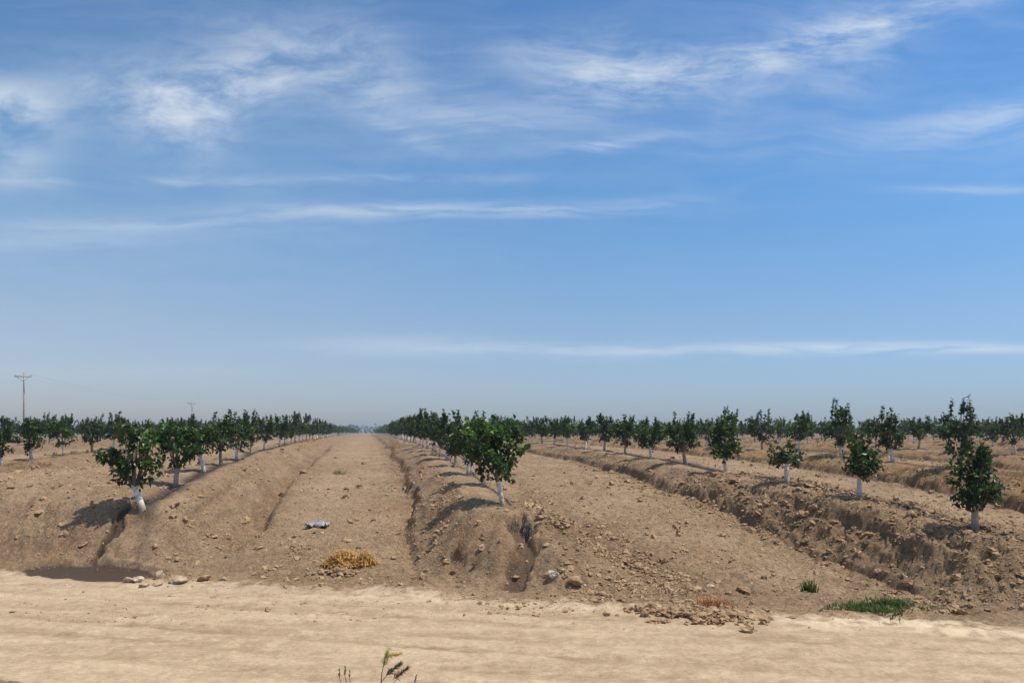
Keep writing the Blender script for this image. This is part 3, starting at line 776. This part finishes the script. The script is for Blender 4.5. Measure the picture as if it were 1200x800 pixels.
B0 = [(0, .36, .47, .36, 1.0), (-.2, .68, .26, .26, .45), (.22, .66, .24, .24, .35)]
SPEC = {
 (-1, 0): dict(seed=21, h=1.88, wid=.96, base=.44, blobs=[(.02, .34, .44, .33, 1.3), (-.42, .50, .24, .13, .28), (.16, .76, .26, .22, .45), (-.22, .84, .14, .18, .25)], shoots=3, leaves=640, lean=(-.16, 0), rad=.075, young=.24),
 (-1, 1): dict(seed=22, h=1.58, wid=1.0, base=.48, blobs=[(.0, .40, .45, .36, 1.2), (-.22, .72, .28, .24, .5), (.24, .74, .26, .22, .4)], shoots=4, leaves=640, trunk=M_DUSTY, lean=(.05, 0), rad=.072, young=.22),
 (-1, 2): dict(seed=23, h=1.55, wid=1.0, base=.5, shoots=3, leaves=560, lean=(-.12, 0), rad=.07),
 (-1, 3): dict(seed=24, h=1.65, wid=1.15, base=.52, shoots=3, leaves=560, trunk=M_TAN, lean=(-.02, 0), young=.22),
 (0, 0): dict(seed=31, h=1.88, wid=1.12, base=.60, blobs=[(.0, .30, .38, .30, 1.0), (.18, .62, .36, .34, 1.0), (-.24, .66, .30, .30, .8), (.22, .86, .20, .16, .25)], shoots=2, leaves=900, lean=(-.13, 0), rad=.055, young=.16),
 (0, 1): dict(seed=32, h=1.72, wid=1.1, base=.55, blobs=[(0, .36, .44, .34, 1.0), (-.1, .72, .30, .28, .6)], shoots=4, leaves=640, lean=(-.1, 0), rad=.06, young=.3),
 (0, 2): dict(seed=33, h=1.5, wid=1.05, base=.45, shoots=3, leaves=560, trunk=M_WHITE, lean=(.02, 0), rad=.085, young=.25),
 (1, 0): dict(seed=41, h=1.46, wid=.76, base=.42, blobs=[(.02, .36, .46, .36, 1.2), (.12, .84, .16, .2, .18), (-.2, .7, .2, .2, .15)], shoots=3, leaves=620, trunk=M_DUSTY, lean=(.0, 0), rad=.07, young=.02, lsize=.125),
 (1, 1): dict(seed=42, h=1.46, wid=.74, base=.46, blobs=[(.05, .38, .44, .38, 1.2), (-.12, .8, .2, .2, .25)], shoots=3, leaves=470, lean=(.0, 0), rad=.068, young=.03, lsize=.12),
 (1, 2): dict(seed=43, h=1.06, wid=.84, base=.46, blobs=[(-.28, .42, .26, .42, .7), (.24, .42, .24, .40, .6), (.0, .25, .36, .24, .5)], shoots=1, leaves=300, lean=(-.02, 0), rad=.066, young=.10, lsize=.125),
 (1, 3): dict(seed=44, h=1.62, wid=.92, base=.42, blobs=[(0, .34, .44, .32, 1.1), (-.06, .72, .30, .28, .6)], shoots=3, leaves=620, lean=(-.03, 0), rad=.06),
 (1, 4): dict(seed=45, h=1.62, wid=1.05, base=.50, blobs=[(0, .30, .46, .26, 1.0), (-.28, .58, .2, .26, .4), (.22, .62, .22, .30, .4)], shoots=4, leaves=560, trunk=M_TAN, lean=(-.07, 0), rad=.07),
 (1, 5): dict(seed=46, h=1.5, wid=1.05, base=.45, shoots=4, leaves=520, lean=(-.05, 0), rad=.06, young=.25),
 (1, 6): dict(seed=47, h=1.52, wid=.85, base=.42, shoots=4, leaves=480, trunk=M_TAN, rad=.06),
 (2, 0): dict(seed=51, h=2.1, wid=1.15, base=.38, blobs=[(-.1, .34, .40, .32, 1.0), (-.34, .60, .18, .22, .3), (.0, .76, .2, .26, .4), (.38, .72, .12, .30, .22)], shoots=4, leaves=520, rad=.055, young=.05),
 (2, 1): dict(seed=52, h=1.78, wid=1.05, base=.42, blobs=[(.1, .36, .36, .32, 1.0), (-.22, .66, .22, .2, .4), (.05, .80, .16, .2, .3)], shoots=4, leaves=520, lean=(-.1, 0), rad=.075, young=.08),
 (2, 2): dict(seed=53, h=2.2, wid=1.2, base=.36, blobs=[(0, .38, .44, .34, 1.0), (0, .72, .24, .26, .5)], shoots=3, leaves=560, rad=.06, young=.15),
 (-2, 0): dict(seed=61, h=1.58, wid=1.0, base=.48, shoots=4, leaves=480, lean=(-.04, 0), rad=.07, young=.05),
 (-2, 1): dict(seed=62, h=1.55, wid=.95, base=.42, blobs=B0, shoots=5, leaves=460, lean=(-.04, 0), rad=.07, young=.06),
 (-2, 3): dict(seed=63, h=1.6, wid=1.05, base=.42, shoots=3, leaves=480, trunk=M_TAN, rad=.07, young=.05),
}
PROTO = {}
MEAS = {
 -1: [167, 206, 239, 259, 277, 294, 309, 327],
 0: [589, 567, 549, 533, 524],
 1: [1143, 1007, 922, 850, 803, 763, 733, 708],
 2: [1127, 1047, 985, 936, 893],
 3: [1190, 1130, 1076],
 -2: [1, 37, 75, 108],
}
rp = random.Random(5)
for k in range(-26, 60):
    Xp = (ROWX0 + k * ROWD) / CT
    zs = []
    if k in MEAS:
        zs = [zc_of(k, px) for px in MEAS[k]]
        z = zs[-1] + 3.0
    else:
        z = rp.uniform(0, 3.0) + 8
    while z < 330:
        zs.append(z + rp.uniform(-.25, .25)); z += 3.0
    for i, zc in enumerate(zs):
        x, y = pos_on_row(k, zc)
        px = HX + F * x / y
        if k not in MEAS and not (-70 < px < 1270): continue
        if float(edge(np.array([x]), np.array([y]))[0]) < 1.8: continue
        if k in MEAS and i >= len(MEAS[k]) and not (-70 < px < 1270): continue
        PLACE.append([k, i if k in MEAS else 99, zc, x, y, px])
PLACE.sort(key=lambda t: t[2])

generic = []
def gen_protos():
    for i in range(10):
        r = random.Random(100 + i)
        generic.append(make_tree(200 + i, r.uniform(1.45, 1.8), r.uniform(.95, 1.25), r.uniform(.40, .52), shoots=r.choice((4, 5, 6, 7)), leaves=430,
                                 trunk=r.choice((M_WHITE, M_WHITE, M_DUSTY, M_WHITE, M_TAN)), lean=(r.uniform(-.1, .06), r.uniform(-.05, .05)), rad=r.uniform(.055, .07), young=r.choice((.10, .18, .28)), blobs=r.choice((None, [(0, .32, .44, .30, 1.0), (-.22, .62, .24, .28, .5), (.25, .66, .22, .28, .5), (.02, .84, .16, .16, .2)], [(0, .34, .40, .33, 1.0), (.16, .68, .28, .26, .6), (-.3, .5, .18, .2, .25)]))))
gen_protos()
fresh = list(generic)

def row_phrase(k):
    return {-1: 'on the ridge left of the bare lane', 0: 'on the middle ridge right of the bare lane', 1: 'on the long ridge nearest the right edge',
            2: 'in the row behind the right ridge', 3: 'two rows behind the right ridge', -2: 'in the row left of the left ridge'}[k]
LOOK = {
 (-1, 0): 'bushy tree with a pale low branch, nearest the road on the left ridge',
 (-1, 1): 'full tree with a greyish trunk, second from the road on the left ridge',
 (-1, 2): 'tree with a leaning bright white trunk, third on the ridge left of the lane',
 (0, 0): 'tall full tree nearest the road on the middle ridge above the shaded gully',
 (0, 1): 'tall tree with a light green top just behind the front tree of the middle ridge',
 (0, 2): 'tree with a thick white trunk, third from the road on the middle ridge',
 (1, 0): 'low round dark tree, dusty trunk, nearest the right edge on the right ridge',
 (1, 1): 'small compact tree with a white trunk, second on the ridge at the right',
 (1, 2): 'smallest sparse tree with two leaf clumps over a white trunk on the right ridge',
 (1, 3): 'rounded tree with a white trunk, fourth from the right edge on the right ridge',
 (1, 4): 'spiky tree with a brown trunk, fifth from the right edge on the right ridge',
 (2, 0): 'tall sparse tree with upright shoots behind the lowest round tree at the right',
 (2, 1): 'tree with a leaning white trunk in the row behind the right ridge',
 (2, 2): 'tall tree rising behind the small compact tree of the right ridge',
 (-2, 0): 'tree cut by the left edge in the row left of the left ridge',
 (-2, 1): 'tree with a white trunk, second from the left edge, below the near utility pole',
 (-2, 3): 'tree with a dark trunk, fourth from the left edge, left of the bushy front tree',
}
n_ind = 0; rest = []
for t in PLACE:
    k, i, zc, x, y, px = t
    vis = -45 < px < 1245
    if n_ind < 285 and vis and zc < 95:
        key = (k, i)
        rr_ = random.Random(int(zc * 1000) + k * 77)
        if key in SPEC:
            o = make_tree(**SPEC[key]); rz = 0; sc = 1
        else:
            g = rr_.choice(generic)
            if fresh: o = fresh.pop(0)
            else: o = copy_tree(g)
            rz = rr_.uniform(0, 6.28); sc = rr_.uniform(.84, 1.12)
        o.location = (x, y, H(x, y) - .01); o.rotation_euler = (0, 0, rz); o.scale = (sc, sc, sc)
        if 'h' in o: del o['h']
        near_lim = {-1: 8, 0: 5, 1: 8, 2: 5, 3: 3, -2: 4}
        if key in LOOK: lab = LOOK[key]
        elif k in near_lim and i < near_lim[k]:
            lab = 'young tree, %s from %s %s' % (ORD[i], {-1: 'the road', 0: 'the road', 1: 'the right edge', 2: 'the right edge', 3: 'the right edge', -2: 'the left edge'}[k], row_phrase(k)) 
        else: lab = None
        side = ('far trees merging into a dark line along the lane\'s left ridge' if k == -1 else 'far trees merging together along the middle ridge' if k == 0
                else 'far trees of the long right ridge' if k == 1 else 'far trees in the rows at the left' if k < -1 else 'far trees in the rows behind the right ridge')
        if lab is None:
            lab = {-1: 'small far tree merging into the dark line beyond the eighth on the left ridge', 0: 'small far tree merging into the clump behind the fifth on the middle ridge',
                   1: 'small far tree beyond the eighth on the long right ridge'}.get(k, 'small distant tree among the crowded rows at the left' if k < -1 else 'small distant tree among the crowded rows behind the right ridge')
            tag(o, lab, 'tree', side)
        else:
            tag(o, lab, 'tree', 'young trees near the road')
        n_ind += 1
    else:
        rest.append(t)
for o in fresh:       # unused prototypes
    for c in list(o.children): bpy.data.objects.remove(c)
    bpy.data.objects.remove(o)

# the rest of the orchard: thousands of trees behind, one mass
def far_orchard():
    rng = np.random.default_rng(77); pos = []; 
    T = [(t[3], t[4]) for t in rest if -80 < t[5] < 1280]
    T = np.array(T); zb = terrain(T[:, 0], T[:, 1]); n = len(T)
    hh = rng.uniform(1.4, 1.8, n); b = MB()
    m = 46
    v = rng.normal(size=(n, m, 3)); v /= np.linalg.norm(v, axis=2, keepdims=True); v *= rng.uniform(.3, 1, (n, m, 1)) ** .4
    ch = hh - .5
    P = np.stack([v[..., 0] * .56, v[..., 1] * .56, v[..., 2] * .5], -1)
    P[..., 2] *= ch[:, None]; P[..., 2] += (.5 + ch * .5)[:, None]
    up = rng.uniform(size=(n, m)) < .12
    P[..., 2] = np.where(up, (.5 + ch * rng.uniform(.9, 1.1, n))[:, None] - rng.uniform(0, .25, (n, m)), P[..., 2]); P[..., :2] = np.where(up[..., None], P[..., :2] * .6, P[..., :2])
    D = v + rng.normal(0, .7, v.shape)
    P += np.stack([T[:, 0], T[:, 1], zb], 1)[:, None]
    S = np.full(n * m, .24) * rng.uniform(.7, 1.2, n * m)
    vv, ff = leaf_cards(P.reshape(-1, 3), D.reshape(-1, 3), S, rng, .75)
    b.addn(vv, ff, 0, np.repeat(rng.uniform(0, .95, n * m), 5))
    q = np.array([(-1, -1), (1, -1), (1, 1), (-1, 1)]) * .05
    for (x, y), z in zip(T, zb):
        V = [(x + a, y + c, z - .1) for a, c in q] + [(x + a * .8, y + c * .8, z + .62) for a, c in q]
        b.add(V, [(0, 1, 5, 4), (1, 2, 6, 5), (2, 3, 7, 6), (3, 0, 4, 7)], 1)
    o = b.build('far_orchard', [M_FARLEAF, simple('far_trunk_wash', (.45, .40, .34), (.70, .66, .60), 2, .9)], None, False, 'leafv')
    tag(o, 'mass of distant orchard trees filling the field to the horizon', 'orchard', kind='stuff')
    return n
far_orchard()

# the wooded skyline beyond the orchard
def skyline():
    rng = np.random.default_rng(5); b = MB(); P = []; D = []; S = []; trunks = []
    for _ in range(620):
        a = rng.uniform(-.66, .66); r = rng.uniform(640, 760); x = math.tan(a) * r; y = r
        h = rng.uniform(5.0, 7.5) * (1.15 if -.3 < a < -.12 else .72 + .2 * float(vnoise(np.array([a * 30]), np.array([0.]), 3)[0])); w = rng.uniform(3.5, 7)
        m = 60; v = rng.normal(size=(m, 3)); v /= np.linalg.norm(v, axis=1, keepdims=True); v *= rng.uniform(.4, 1, (m, 1)) ** .4
        P.append(v * np.array([w * .5, w * .5, h * .45]) + np.array([x, y, 1.8 + h * .55])); D.append(v + rng.normal(0, .6, (m, 3))); S.append(np.full(m, 1.5) * rng.uniform(.6, 1.2, m))
        trunks.append((x, y, h))
    P = np.concatenate(P); D = np.concatenate(D); S = np.concatenate(S)
    vv, ff = leaf_cards(P, D, S, rng, .8); b.addn(vv, ff, 0, np.repeat(rng.uniform(0, .7, len(P)), 5))
    for x, y, h in trunks: b.tube([(x, y, 1.5), (x, y, 1.8 + h * .5)], [.2, .12], 5, cap=False)
    o = b.build('distant_woods', M_FARLEAF, None, False, 'leafv')
    tag(o, 'hazy blue line of woods on the horizon beyond the lane', 'woods', kind='stuff')
skyline()

# dry weeds along the backs of the farther ridges
def weeds():
    rng = np.random.default_rng(9); n = 16000
    y = 1 / rng.uniform(1 / 75, 1 / 20, n); x = rng.uniform(-.70, .70, n) * y
    Xr = x * CT + y * ST; k = np.round((Xr - ROWX0) / ROWD); d = Xr - ROWX0 - k * ROWD
    cl = vnoise(x / 2.6, y / 2.6, 120)
    ok = ((k >= 2) & (np.abs(d) < 1.6) & (cl > -.15)) | ((k <= -2) & (np.abs(d) < 1.5) & (cl > .25)) | ((k == -1) & (d > 0) & (d < 1.4) & (y > 40) & (cl > -.2)) | ((k == 0) & (y > 30) & (np.abs(d) < 1.4) & (cl > .1)) | ((k == 1) & (y > 34) & (np.abs(d) < 1.3) & (cl > .2))
    x, y = x[ok], y[ok]; z = terrain(x, y); n = len(x); b = MB()
    m = 7
    a = rng.uniform(0, 6.28, (n, m)); L = rng.uniform(.06, .17, (n, m)); r = rng.uniform(0, .09, (n, m))
    bx = x[:, None] + r * np.cos(a * 3); by = y[:, None] + r * np.sin(a * 3); bz = np.repeat(z[:, None], m, 1) - .01
    dx = np.cos(a) * L * .6; dy = np.sin(a) * L * .6; wx = -np.sin(a) * .012; wy = np.cos(a) * .012
    V = np.stack([np.stack([bx - wx, by - wy, bz], -1), np.stack([bx + wx, by + wy, bz], -1), np.stack([bx + dx, by + dy, bz + L], -1)], 2).reshape(-1, 3)
    f = np.arange(len(V)).reshape(-1, 3); b.addn(V, f)
    o = b.build('dry_weeds', M_DRYG, None, False); tag(o, 'dry brown weeds covering the backs of the farther soil ridges', 'dry weeds', kind='stuff')
weeds()

def litter():
    rng = np.random.default_rng(19); n = 2600
    y = 1 / rng.uniform(1 / 32, 1 / 10.6, n); x = rng.uniform(-.68, .68, n) * y; e = edge(x, y)
    cl = vnoise(x / 1.5, y / 1.5, 171) + .5 * vnoise(x / .4, y / .4, 172)
    ok = (e > .1) & (cl > .15); x, y = x[ok], y[ok]; z = terrain(x, y); n = len(x); b = MB(); m = 4
    a = rng.uniform(0, 6.28, (n, m)); L = rng.uniform(.04, .13, (n, m)); up = rng.uniform(.05, .7, (n, m)); r_ = rng.uniform(0, .12, (n, m))
    bx = x[:, None] + r_ * np.cos(a * 5); by = y[:, None] + r_ * np.sin(a * 5); bz = np.repeat(z[:, None], m, 1) + .012
    wx = -np.sin(a) * .006; wy = np.cos(a) * .006
    V = np.stack([np.stack([bx - wx, by - wy, bz], -1), np.stack([bx + wx, by + wy, bz], -1), np.stack([bx + np.cos(a) * L, by + np.sin(a) * L, bz + L * up], -1)], 2).reshape(-1, 3)
    b.addn(V, np.arange(len(V)).reshape(-1, 3))
    o = b.build('straw_litter', M_DRYG, None, False); tag(o, 'bits of straw and dead stems scattered over the near soil', 'litter', kind='stuff')
litter()

# drip hoses along the tree rows
def hose(k, z0, z1, label):
    b = MB(); pts = []
    zc = z0
    while zc < z1:
        x, y = pos_on_row(k, zc); x += .12 + .05 * math.sin(zc * .9 + k) + .03 * math.sin(zc * 2.3); pts.append((x, y, H(x, y) + .022)); zc += .22
    b.tube(pts, .009, 6); o = b.build('drip_hose', M_HOSE); tag(o, label, 'hose', 'drip hoses along the tree rows')
hose(-1, 16.6, 60, 'black drip hose lying along the crest of the left ridge')
hose(0, 16.0, 60, 'black drip hose lying along the crest of the middle ridge')
hose(1, 11.5, 60, 'black drip hose lying along the crest of the right ridge')

# ------------------------------------------------------------------ utility poles
def pole(px, ptop, zc, arm, label):
    x = (px - HX) / F * zc; zt = CAMZ + (HY - ptop) / F * zc; zb = H(x, zc)
    r = empty('utility_pole', (x, zc, zb)); h = zt - zb
    b = MB(); b.tube([(0, 0, -.5), (0, 0, h * .5), (0, 0, h)], [.14, .12, .09], 10); b.build('post', M_POLE, r)
    b = MB(); b.box((0, -.16, h - .35), arm, .10, .13); b.build('crossarm', M_POLE, r)
    for s in (-1, 1):
        b = MB(); b.tube([(s * arm * .36, -.16, h - .41), (0, -.14, h - 1.0)], .022, 5); b.build('brace', M_WIRE, r)
    tops = []
    for s in (-.46, .0, .46):
        zz = h - .28 if s else h
        b = MB(); yy = -.16 if s else 0
        b.tube([(s * arm, yy, zz), (s * arm, yy, zz + .06), (s * arm, yy, zz + .07), (s * arm, yy, zz + .13), (s * arm, yy, zz + .17)], [.02, .02, .05, .06, .03], 8); b.build('insulator', M_CERAM, r)
        tops.append(np.array([x + s * arm, zc + yy, zb + zz + .17]))
    tag(r, label, 'utility pole', 'utility poles beyond the orchard at left')
    return tops
t1 = pole(28, 438, 103, 2.3, 'nearer tall wooden utility pole with crossarm above the left trees')
t2 = pole(225, 471, 195, 2.2, 'faint far utility pole rising behind the trees of the left ridge')
b = MB()
def span(a, c, sag):
    pts = []
    for i in range(25):
        t = i / 24; q = a + (c - a) * t; q = q.copy(); q[2] -= 4 * sag * t * (1 - t); pts.append(q)
    b.tube(pts, .004, 4, cap=False)
for a, c in zip(t1, t2):
    span(a, c, .9)
    dirv = a - c; end = a + dirv * 1.0 + np.array([-.0, 0, 0]); span(a, end, 1.5)
o = b.build('power_lines', M_WIRE); tag(o, 'thin power lines strung between the two utility poles', 'power lines')

# ------------------------------------------------------------------ haze
HAZE = .00050
hb = MB(); hb.box((0, 0, 7.0 - 1.0), 8400, 8400, 14.0)
m = bpy.data.materials.new('haze_air'); m.use_nodes = True; nt = m.node_tree; nt.nodes.clear()
pv = nt.nodes.new('ShaderNodeVolumePrincipled'); out = nt.nodes.new('ShaderNodeOutputMaterial')
pv.inputs['Color'].default_value = (.78, .88, 1.0, 1); pv.inputs['Density'].default_value = HAZE; pv.inputs['Anisotropy'].default_value = .2
nt.links.new(pv.outputs[0], out.inputs['Volume'])
o = hb.build('haze', m, None, False); tag(o, 'thin blue haze hanging over the field', 'haze', kind='stuff')

# ------------------------------------------------------------------ sky and sun
SUN_EL = math.radians(65)
sunv = np.array([math.cos(SUN_EL) * math.cos(math.radians(7)), -math.cos(SUN_EL) * math.sin(math.radians(7)), math.sin(SUN_EL)])   # towards the sun
from mathutils import Vector
sl = bpy.data.lights.new('sun', 'SUN'); sl.energy = 4.4; sl.angle = math.radians(.53); sl.color = (1, .935, .83)
so = bpy.data.objects.new('sun', sl); COL.objects.link(so); so.location = (40, 0, 60)
so.rotation_euler = Vector(-sunv).to_track_quat('-Z', 'Y').to_euler()

w = bpy.data.worlds.new('World'); SC.world = w; w.use_nodes = True
nt = w.node_tree; n = N(nt); bg = nt.nodes['Background']
sky = n.new('ShaderNodeTexSky', sky_type='NISHITA'); sky.sun_disc = False
sky.sun_elevation = SUN_EL; sky.sun_rotation = math.atan2(sunv[0], sunv[1])
sky.air_density = 1.0; sky.dust_density = 1.2; sky.ozone_density = 1.6; sky.altitude = 100
D = n.new('ShaderNodeTexCoord').outputs['Generated']
sp = n.new('ShaderNodeSeparateXYZ'); n.put(sp.inputs[0], D)
X, Y, Z = sp.outputs
el = n.m('ARCSINE', Z); Yc = n.m('MAXIMUM', Y, .08); az = n.m('DIVIDE', X, Yc); ez = n.m('DIVIDE', Z, Yc)
# cirrus: fibrous noise on (azimuth, elevation), gathered where the photograph has its wisps
cv = n.new('ShaderNodeCombineXYZ'); n.put(cv.inputs[0], az); n.put(cv.inputs[1], ez)
CV = cv.outputs[0]
wn = n.new('ShaderNodeTexNoise'); n.put(wn.inputs['Vector'], n.mapping(CV, scale=(3, 6, 1))); wn.inputs['Scale'].default_value = 1.6; wn.inputs['Detail'].default_value = 3
wv = n.new('ShaderNodeVectorMath', operation='MULTIPLY_ADD'); n.put(wv.inputs[0], wn.outputs['Color']); wv.inputs[1].default_value = (.13, .065, 0); n.put(wv.inputs[2], CV)
WV = wv.outputs[0]
fib1 = n.noise(n.mapping(WV, rot=(0, 0, .30), scale=(6, 27, 1)), 1.0, 9, .68)
fib2 = n.noise(n.mapping(WV, rot=(0, 0, -.55), scale=(8, 22, 1), loc=(3, 1, 0)), 1.0, 9, .68)
fib3 = n.noise(n.mapping(WV, rot=(0, 0, 0), scale=(3.2, 46, 1), loc=(1, 7, 0)), 1.0, 7, .6)
puff = n.noise(n.mapping(WV, scale=(9, 15, 1), loc=(5, 2, 0)), 1.0, 8, .6)
def ang(px, py):
    u, v = (px - HX) / F, (HY - py) / F
    return u, v
def blob(px, py, rx, ry, rot=0.0, amp=1.0):
    a, e_ = ang(px, py)
    k = 1 / F
    da = n.m('SUBTRACT', az, a); de = n.m('SUBTRACT', ez, e_)
    if rot:
        c, s = math.cos(rot), math.sin(rot)
        u = n.m('ADD', n.m('MULTIPLY', da, c), n.m('MULTIPLY', de, s)); v = n.m('ADD', n.m('MULTIPLY', da, -s), n.m('MULTIPLY', de, c))
    else: u, v = da, de
    q = n.m('ADD', n.m('POWER', n.m('DIVIDE', u, rx * k), 2.0), n.m('POWER', n.m('DIVIDE', v, ry * k), 2.0))
    return n.m('MULTIPLY', n.m('EXPONENT', n.m('MULTIPLY', q, -1.0)), amp)
def total(items):
    t = items[0]
    for i in items[1:]: t = n.m('ADD', t, i)
    return t
mA = total([blob(262, 105, 95, 38, .25, .95), blob(205, 150, 80, 34, -.45, .45), blob(160, 100, 110, 30, .0, .40), blob(425, 75, 70, 48, -.6, .50), blob(300, 45, 110, 30, -.3, .32)])
mB = total([blob(725, 88, 85, 34, .1, .85), blob(640, 62, 70, 22, 0, .40), blob(900, 58, 150, 26, .30, .72), blob(1060, 22, 150, 17, .3, .70), blob(860, 115, 60, 28, .7, .25), blob(1000, 80, 90, 36, .4, .35)])
mC = total([blob(12, 124, 62, 30, -.15, .95), blob(20, 190, 50, 30, 0, .40)])
mH = total([blob(150, 213, 200, 7, 0, .42), blob(500, 209, 110, 6, 0, .38), blob(520, 246, 230, 8, .0, .58), blob(330, 256, 200, 9, .05, .2), blob(720, 168, 70, 7, .12, .62), blob(740, 240, 120, 8, .1, .28),
            blob(1080, 158, 200, 22, .12, .34), blob(1170, 128, 70, 14, .2, .40), blob(1150, 222, 90, 6, 0, .42), blob(1090, 407, 190, 6, .0, .95), blob(760, 411, 260, 9, 0, .55), blob(480, 404, 150, 12, 0, .28),
            blob(560, 140, 140, 28, -.15, .32), blob(480, 160, 60, 12, -.4, .25), blob(60, 285, 160, 14, 0, .24), blob(100, 265, 220, 10, 0, .25), blob(30, 436, 300, 10, 0, .15)])
soft_ = total([blob(150, 290, 420, 120, 0, .16), blob(300, 95, 330, 100, 0, .19), blob(900, 55, 330, 80, .1, .11), blob(1120, 165, 260, 60, 0, .14), blob(560, 150, 230, 50, 0, .10)])
over = n.m('MULTIPLY', n.ramp(Z, .52, .85), .62)  # unseen overhead cloud, added to lift the ambient light in the shadows
cA = n.m('MULTIPLY', mA, n.ramp(n.m('ADD', n.m('MULTIPLY', fib2, .5), n.m('MULTIPLY', puff, .5)), .36, .66))
cB = n.m('MULTIPLY', mB, n.ramp(n.m('ADD', n.m('MULTIPLY', fib1, .6), n.m('MULTIPLY', puff, .4)), .36, .66))
cC = n.m('MULTIPLY', mC, n.ramp(puff, .25, .6))
cH = n.m('MULTIPLY', mH, n.ramp(n.m('ADD', n.m('MULTIPLY', fib3, .65), n.m('MULTIPLY', fib1, .35)), .34, .62))
veil = n.m('MULTIPLY', n.ramp(n.m('ADD', n.m('MULTIPLY', fib1, .4), n.m('MULTIPLY', fib3, .6)), .42, .75), n.m('MULTIPLY', n.ramp(el, .02, .5), .11))
cloud = n.m('ADD', n.m('ADD', cA, cB), n.m('ADD', n.m('ADD', cC, cH), veil))
cloud = n.m('ADD', cloud, n.m('ADD', over, n.m('MULTIPLY', soft_, n.ramp(n.m('ADD', n.m('MULTIPLY', fib1, .5), n.m('MULTIPLY', fib2, .5)), .25, .65, .35, 1))))
cloud = n.m('MULTIPLY', cloud, .74, clamp=True)
# shape of the clear sky: tint of the physical sky by elevation
cr = n.new('ShaderNodeValToRGB'); n.put(cr.inputs[0], n.m('DIVIDE', el, .6))
E = cr.color_ramp.elements
SKYT = ((0, (.72, .82, 1.10)), (.07, (.69, .77, 1.02)), (.23, (.73, .82, .96)), (.38, (.64, .88, 1.05)), (.55, (.51, .88, 1.12)), (.83, (.46, .81, 1.09)), (1, (.43, .78, 1.08)))
E[0].position = 0; E[0].color = (*SKYT[0][1], 1); E[1].position = 1; E[1].color = (*SKYT[-1][1], 1)
for p_, c_ in SKYT[1:-1]:
    q = cr.color_ramp.elements.new(p_); q.color = (*c_, 1)
tinted = n.mix(1.0, sky.outputs[0], cr.outputs[0], 'MULTIPLY')
Xc = n.m('MINIMUM', n.m('MAXIMUM', X, -.6), .6)
scb = n.new('ShaderNodeCombineXYZ')
for i_, k_ in enumerate((.27, .06, -.08)): n.put(scb.inputs[i_], n.m('SUBTRACT', 1.0, n.m('MULTIPLY', Xc, k_)))
tinted = n.mix(1.0, tinted, scb.outputs[0], 'MULTIPLY')
CLOUD = (5.6, 6.1, 6.7)
final = n.mix(cloud, tinted, CLOUD)
n.put(bg.inputs['Color'], final); bg.inputs['Strength'].default_value = .128

# ------------------------------------------------------------------ camera and output
cam = bpy.data.cameras.new('camera'); co = bpy.data.objects.new('camera', cam); COL.objects.link(co)
cam.sensor_width = 36; cam.lens = 36 * F / 1200; cam.shift_y = (HY - 400) / 1200; cam.clip_start = .1; cam.clip_end = 20000
co.location = (0, 0, CAMZ); co.rotation_euler = (math.pi / 2, 0, 0)
SC.camera = co
SC.view_settings.view_transform = 'Standard'; SC.view_settings.look = 'None'; SC.view_settings.exposure = 0.04; SC.view_settings.gamma = 1
SC.render.engine = 'CYCLES'
SC.cycles.max_bounces = 6; SC.cycles.volume_bounces = 0; SC.cycles.use_denoising = True

for o in SC.objects:
    if 'label' in o and len(o['label'].split()) > 16: print('LONG', o.name, o['label'])
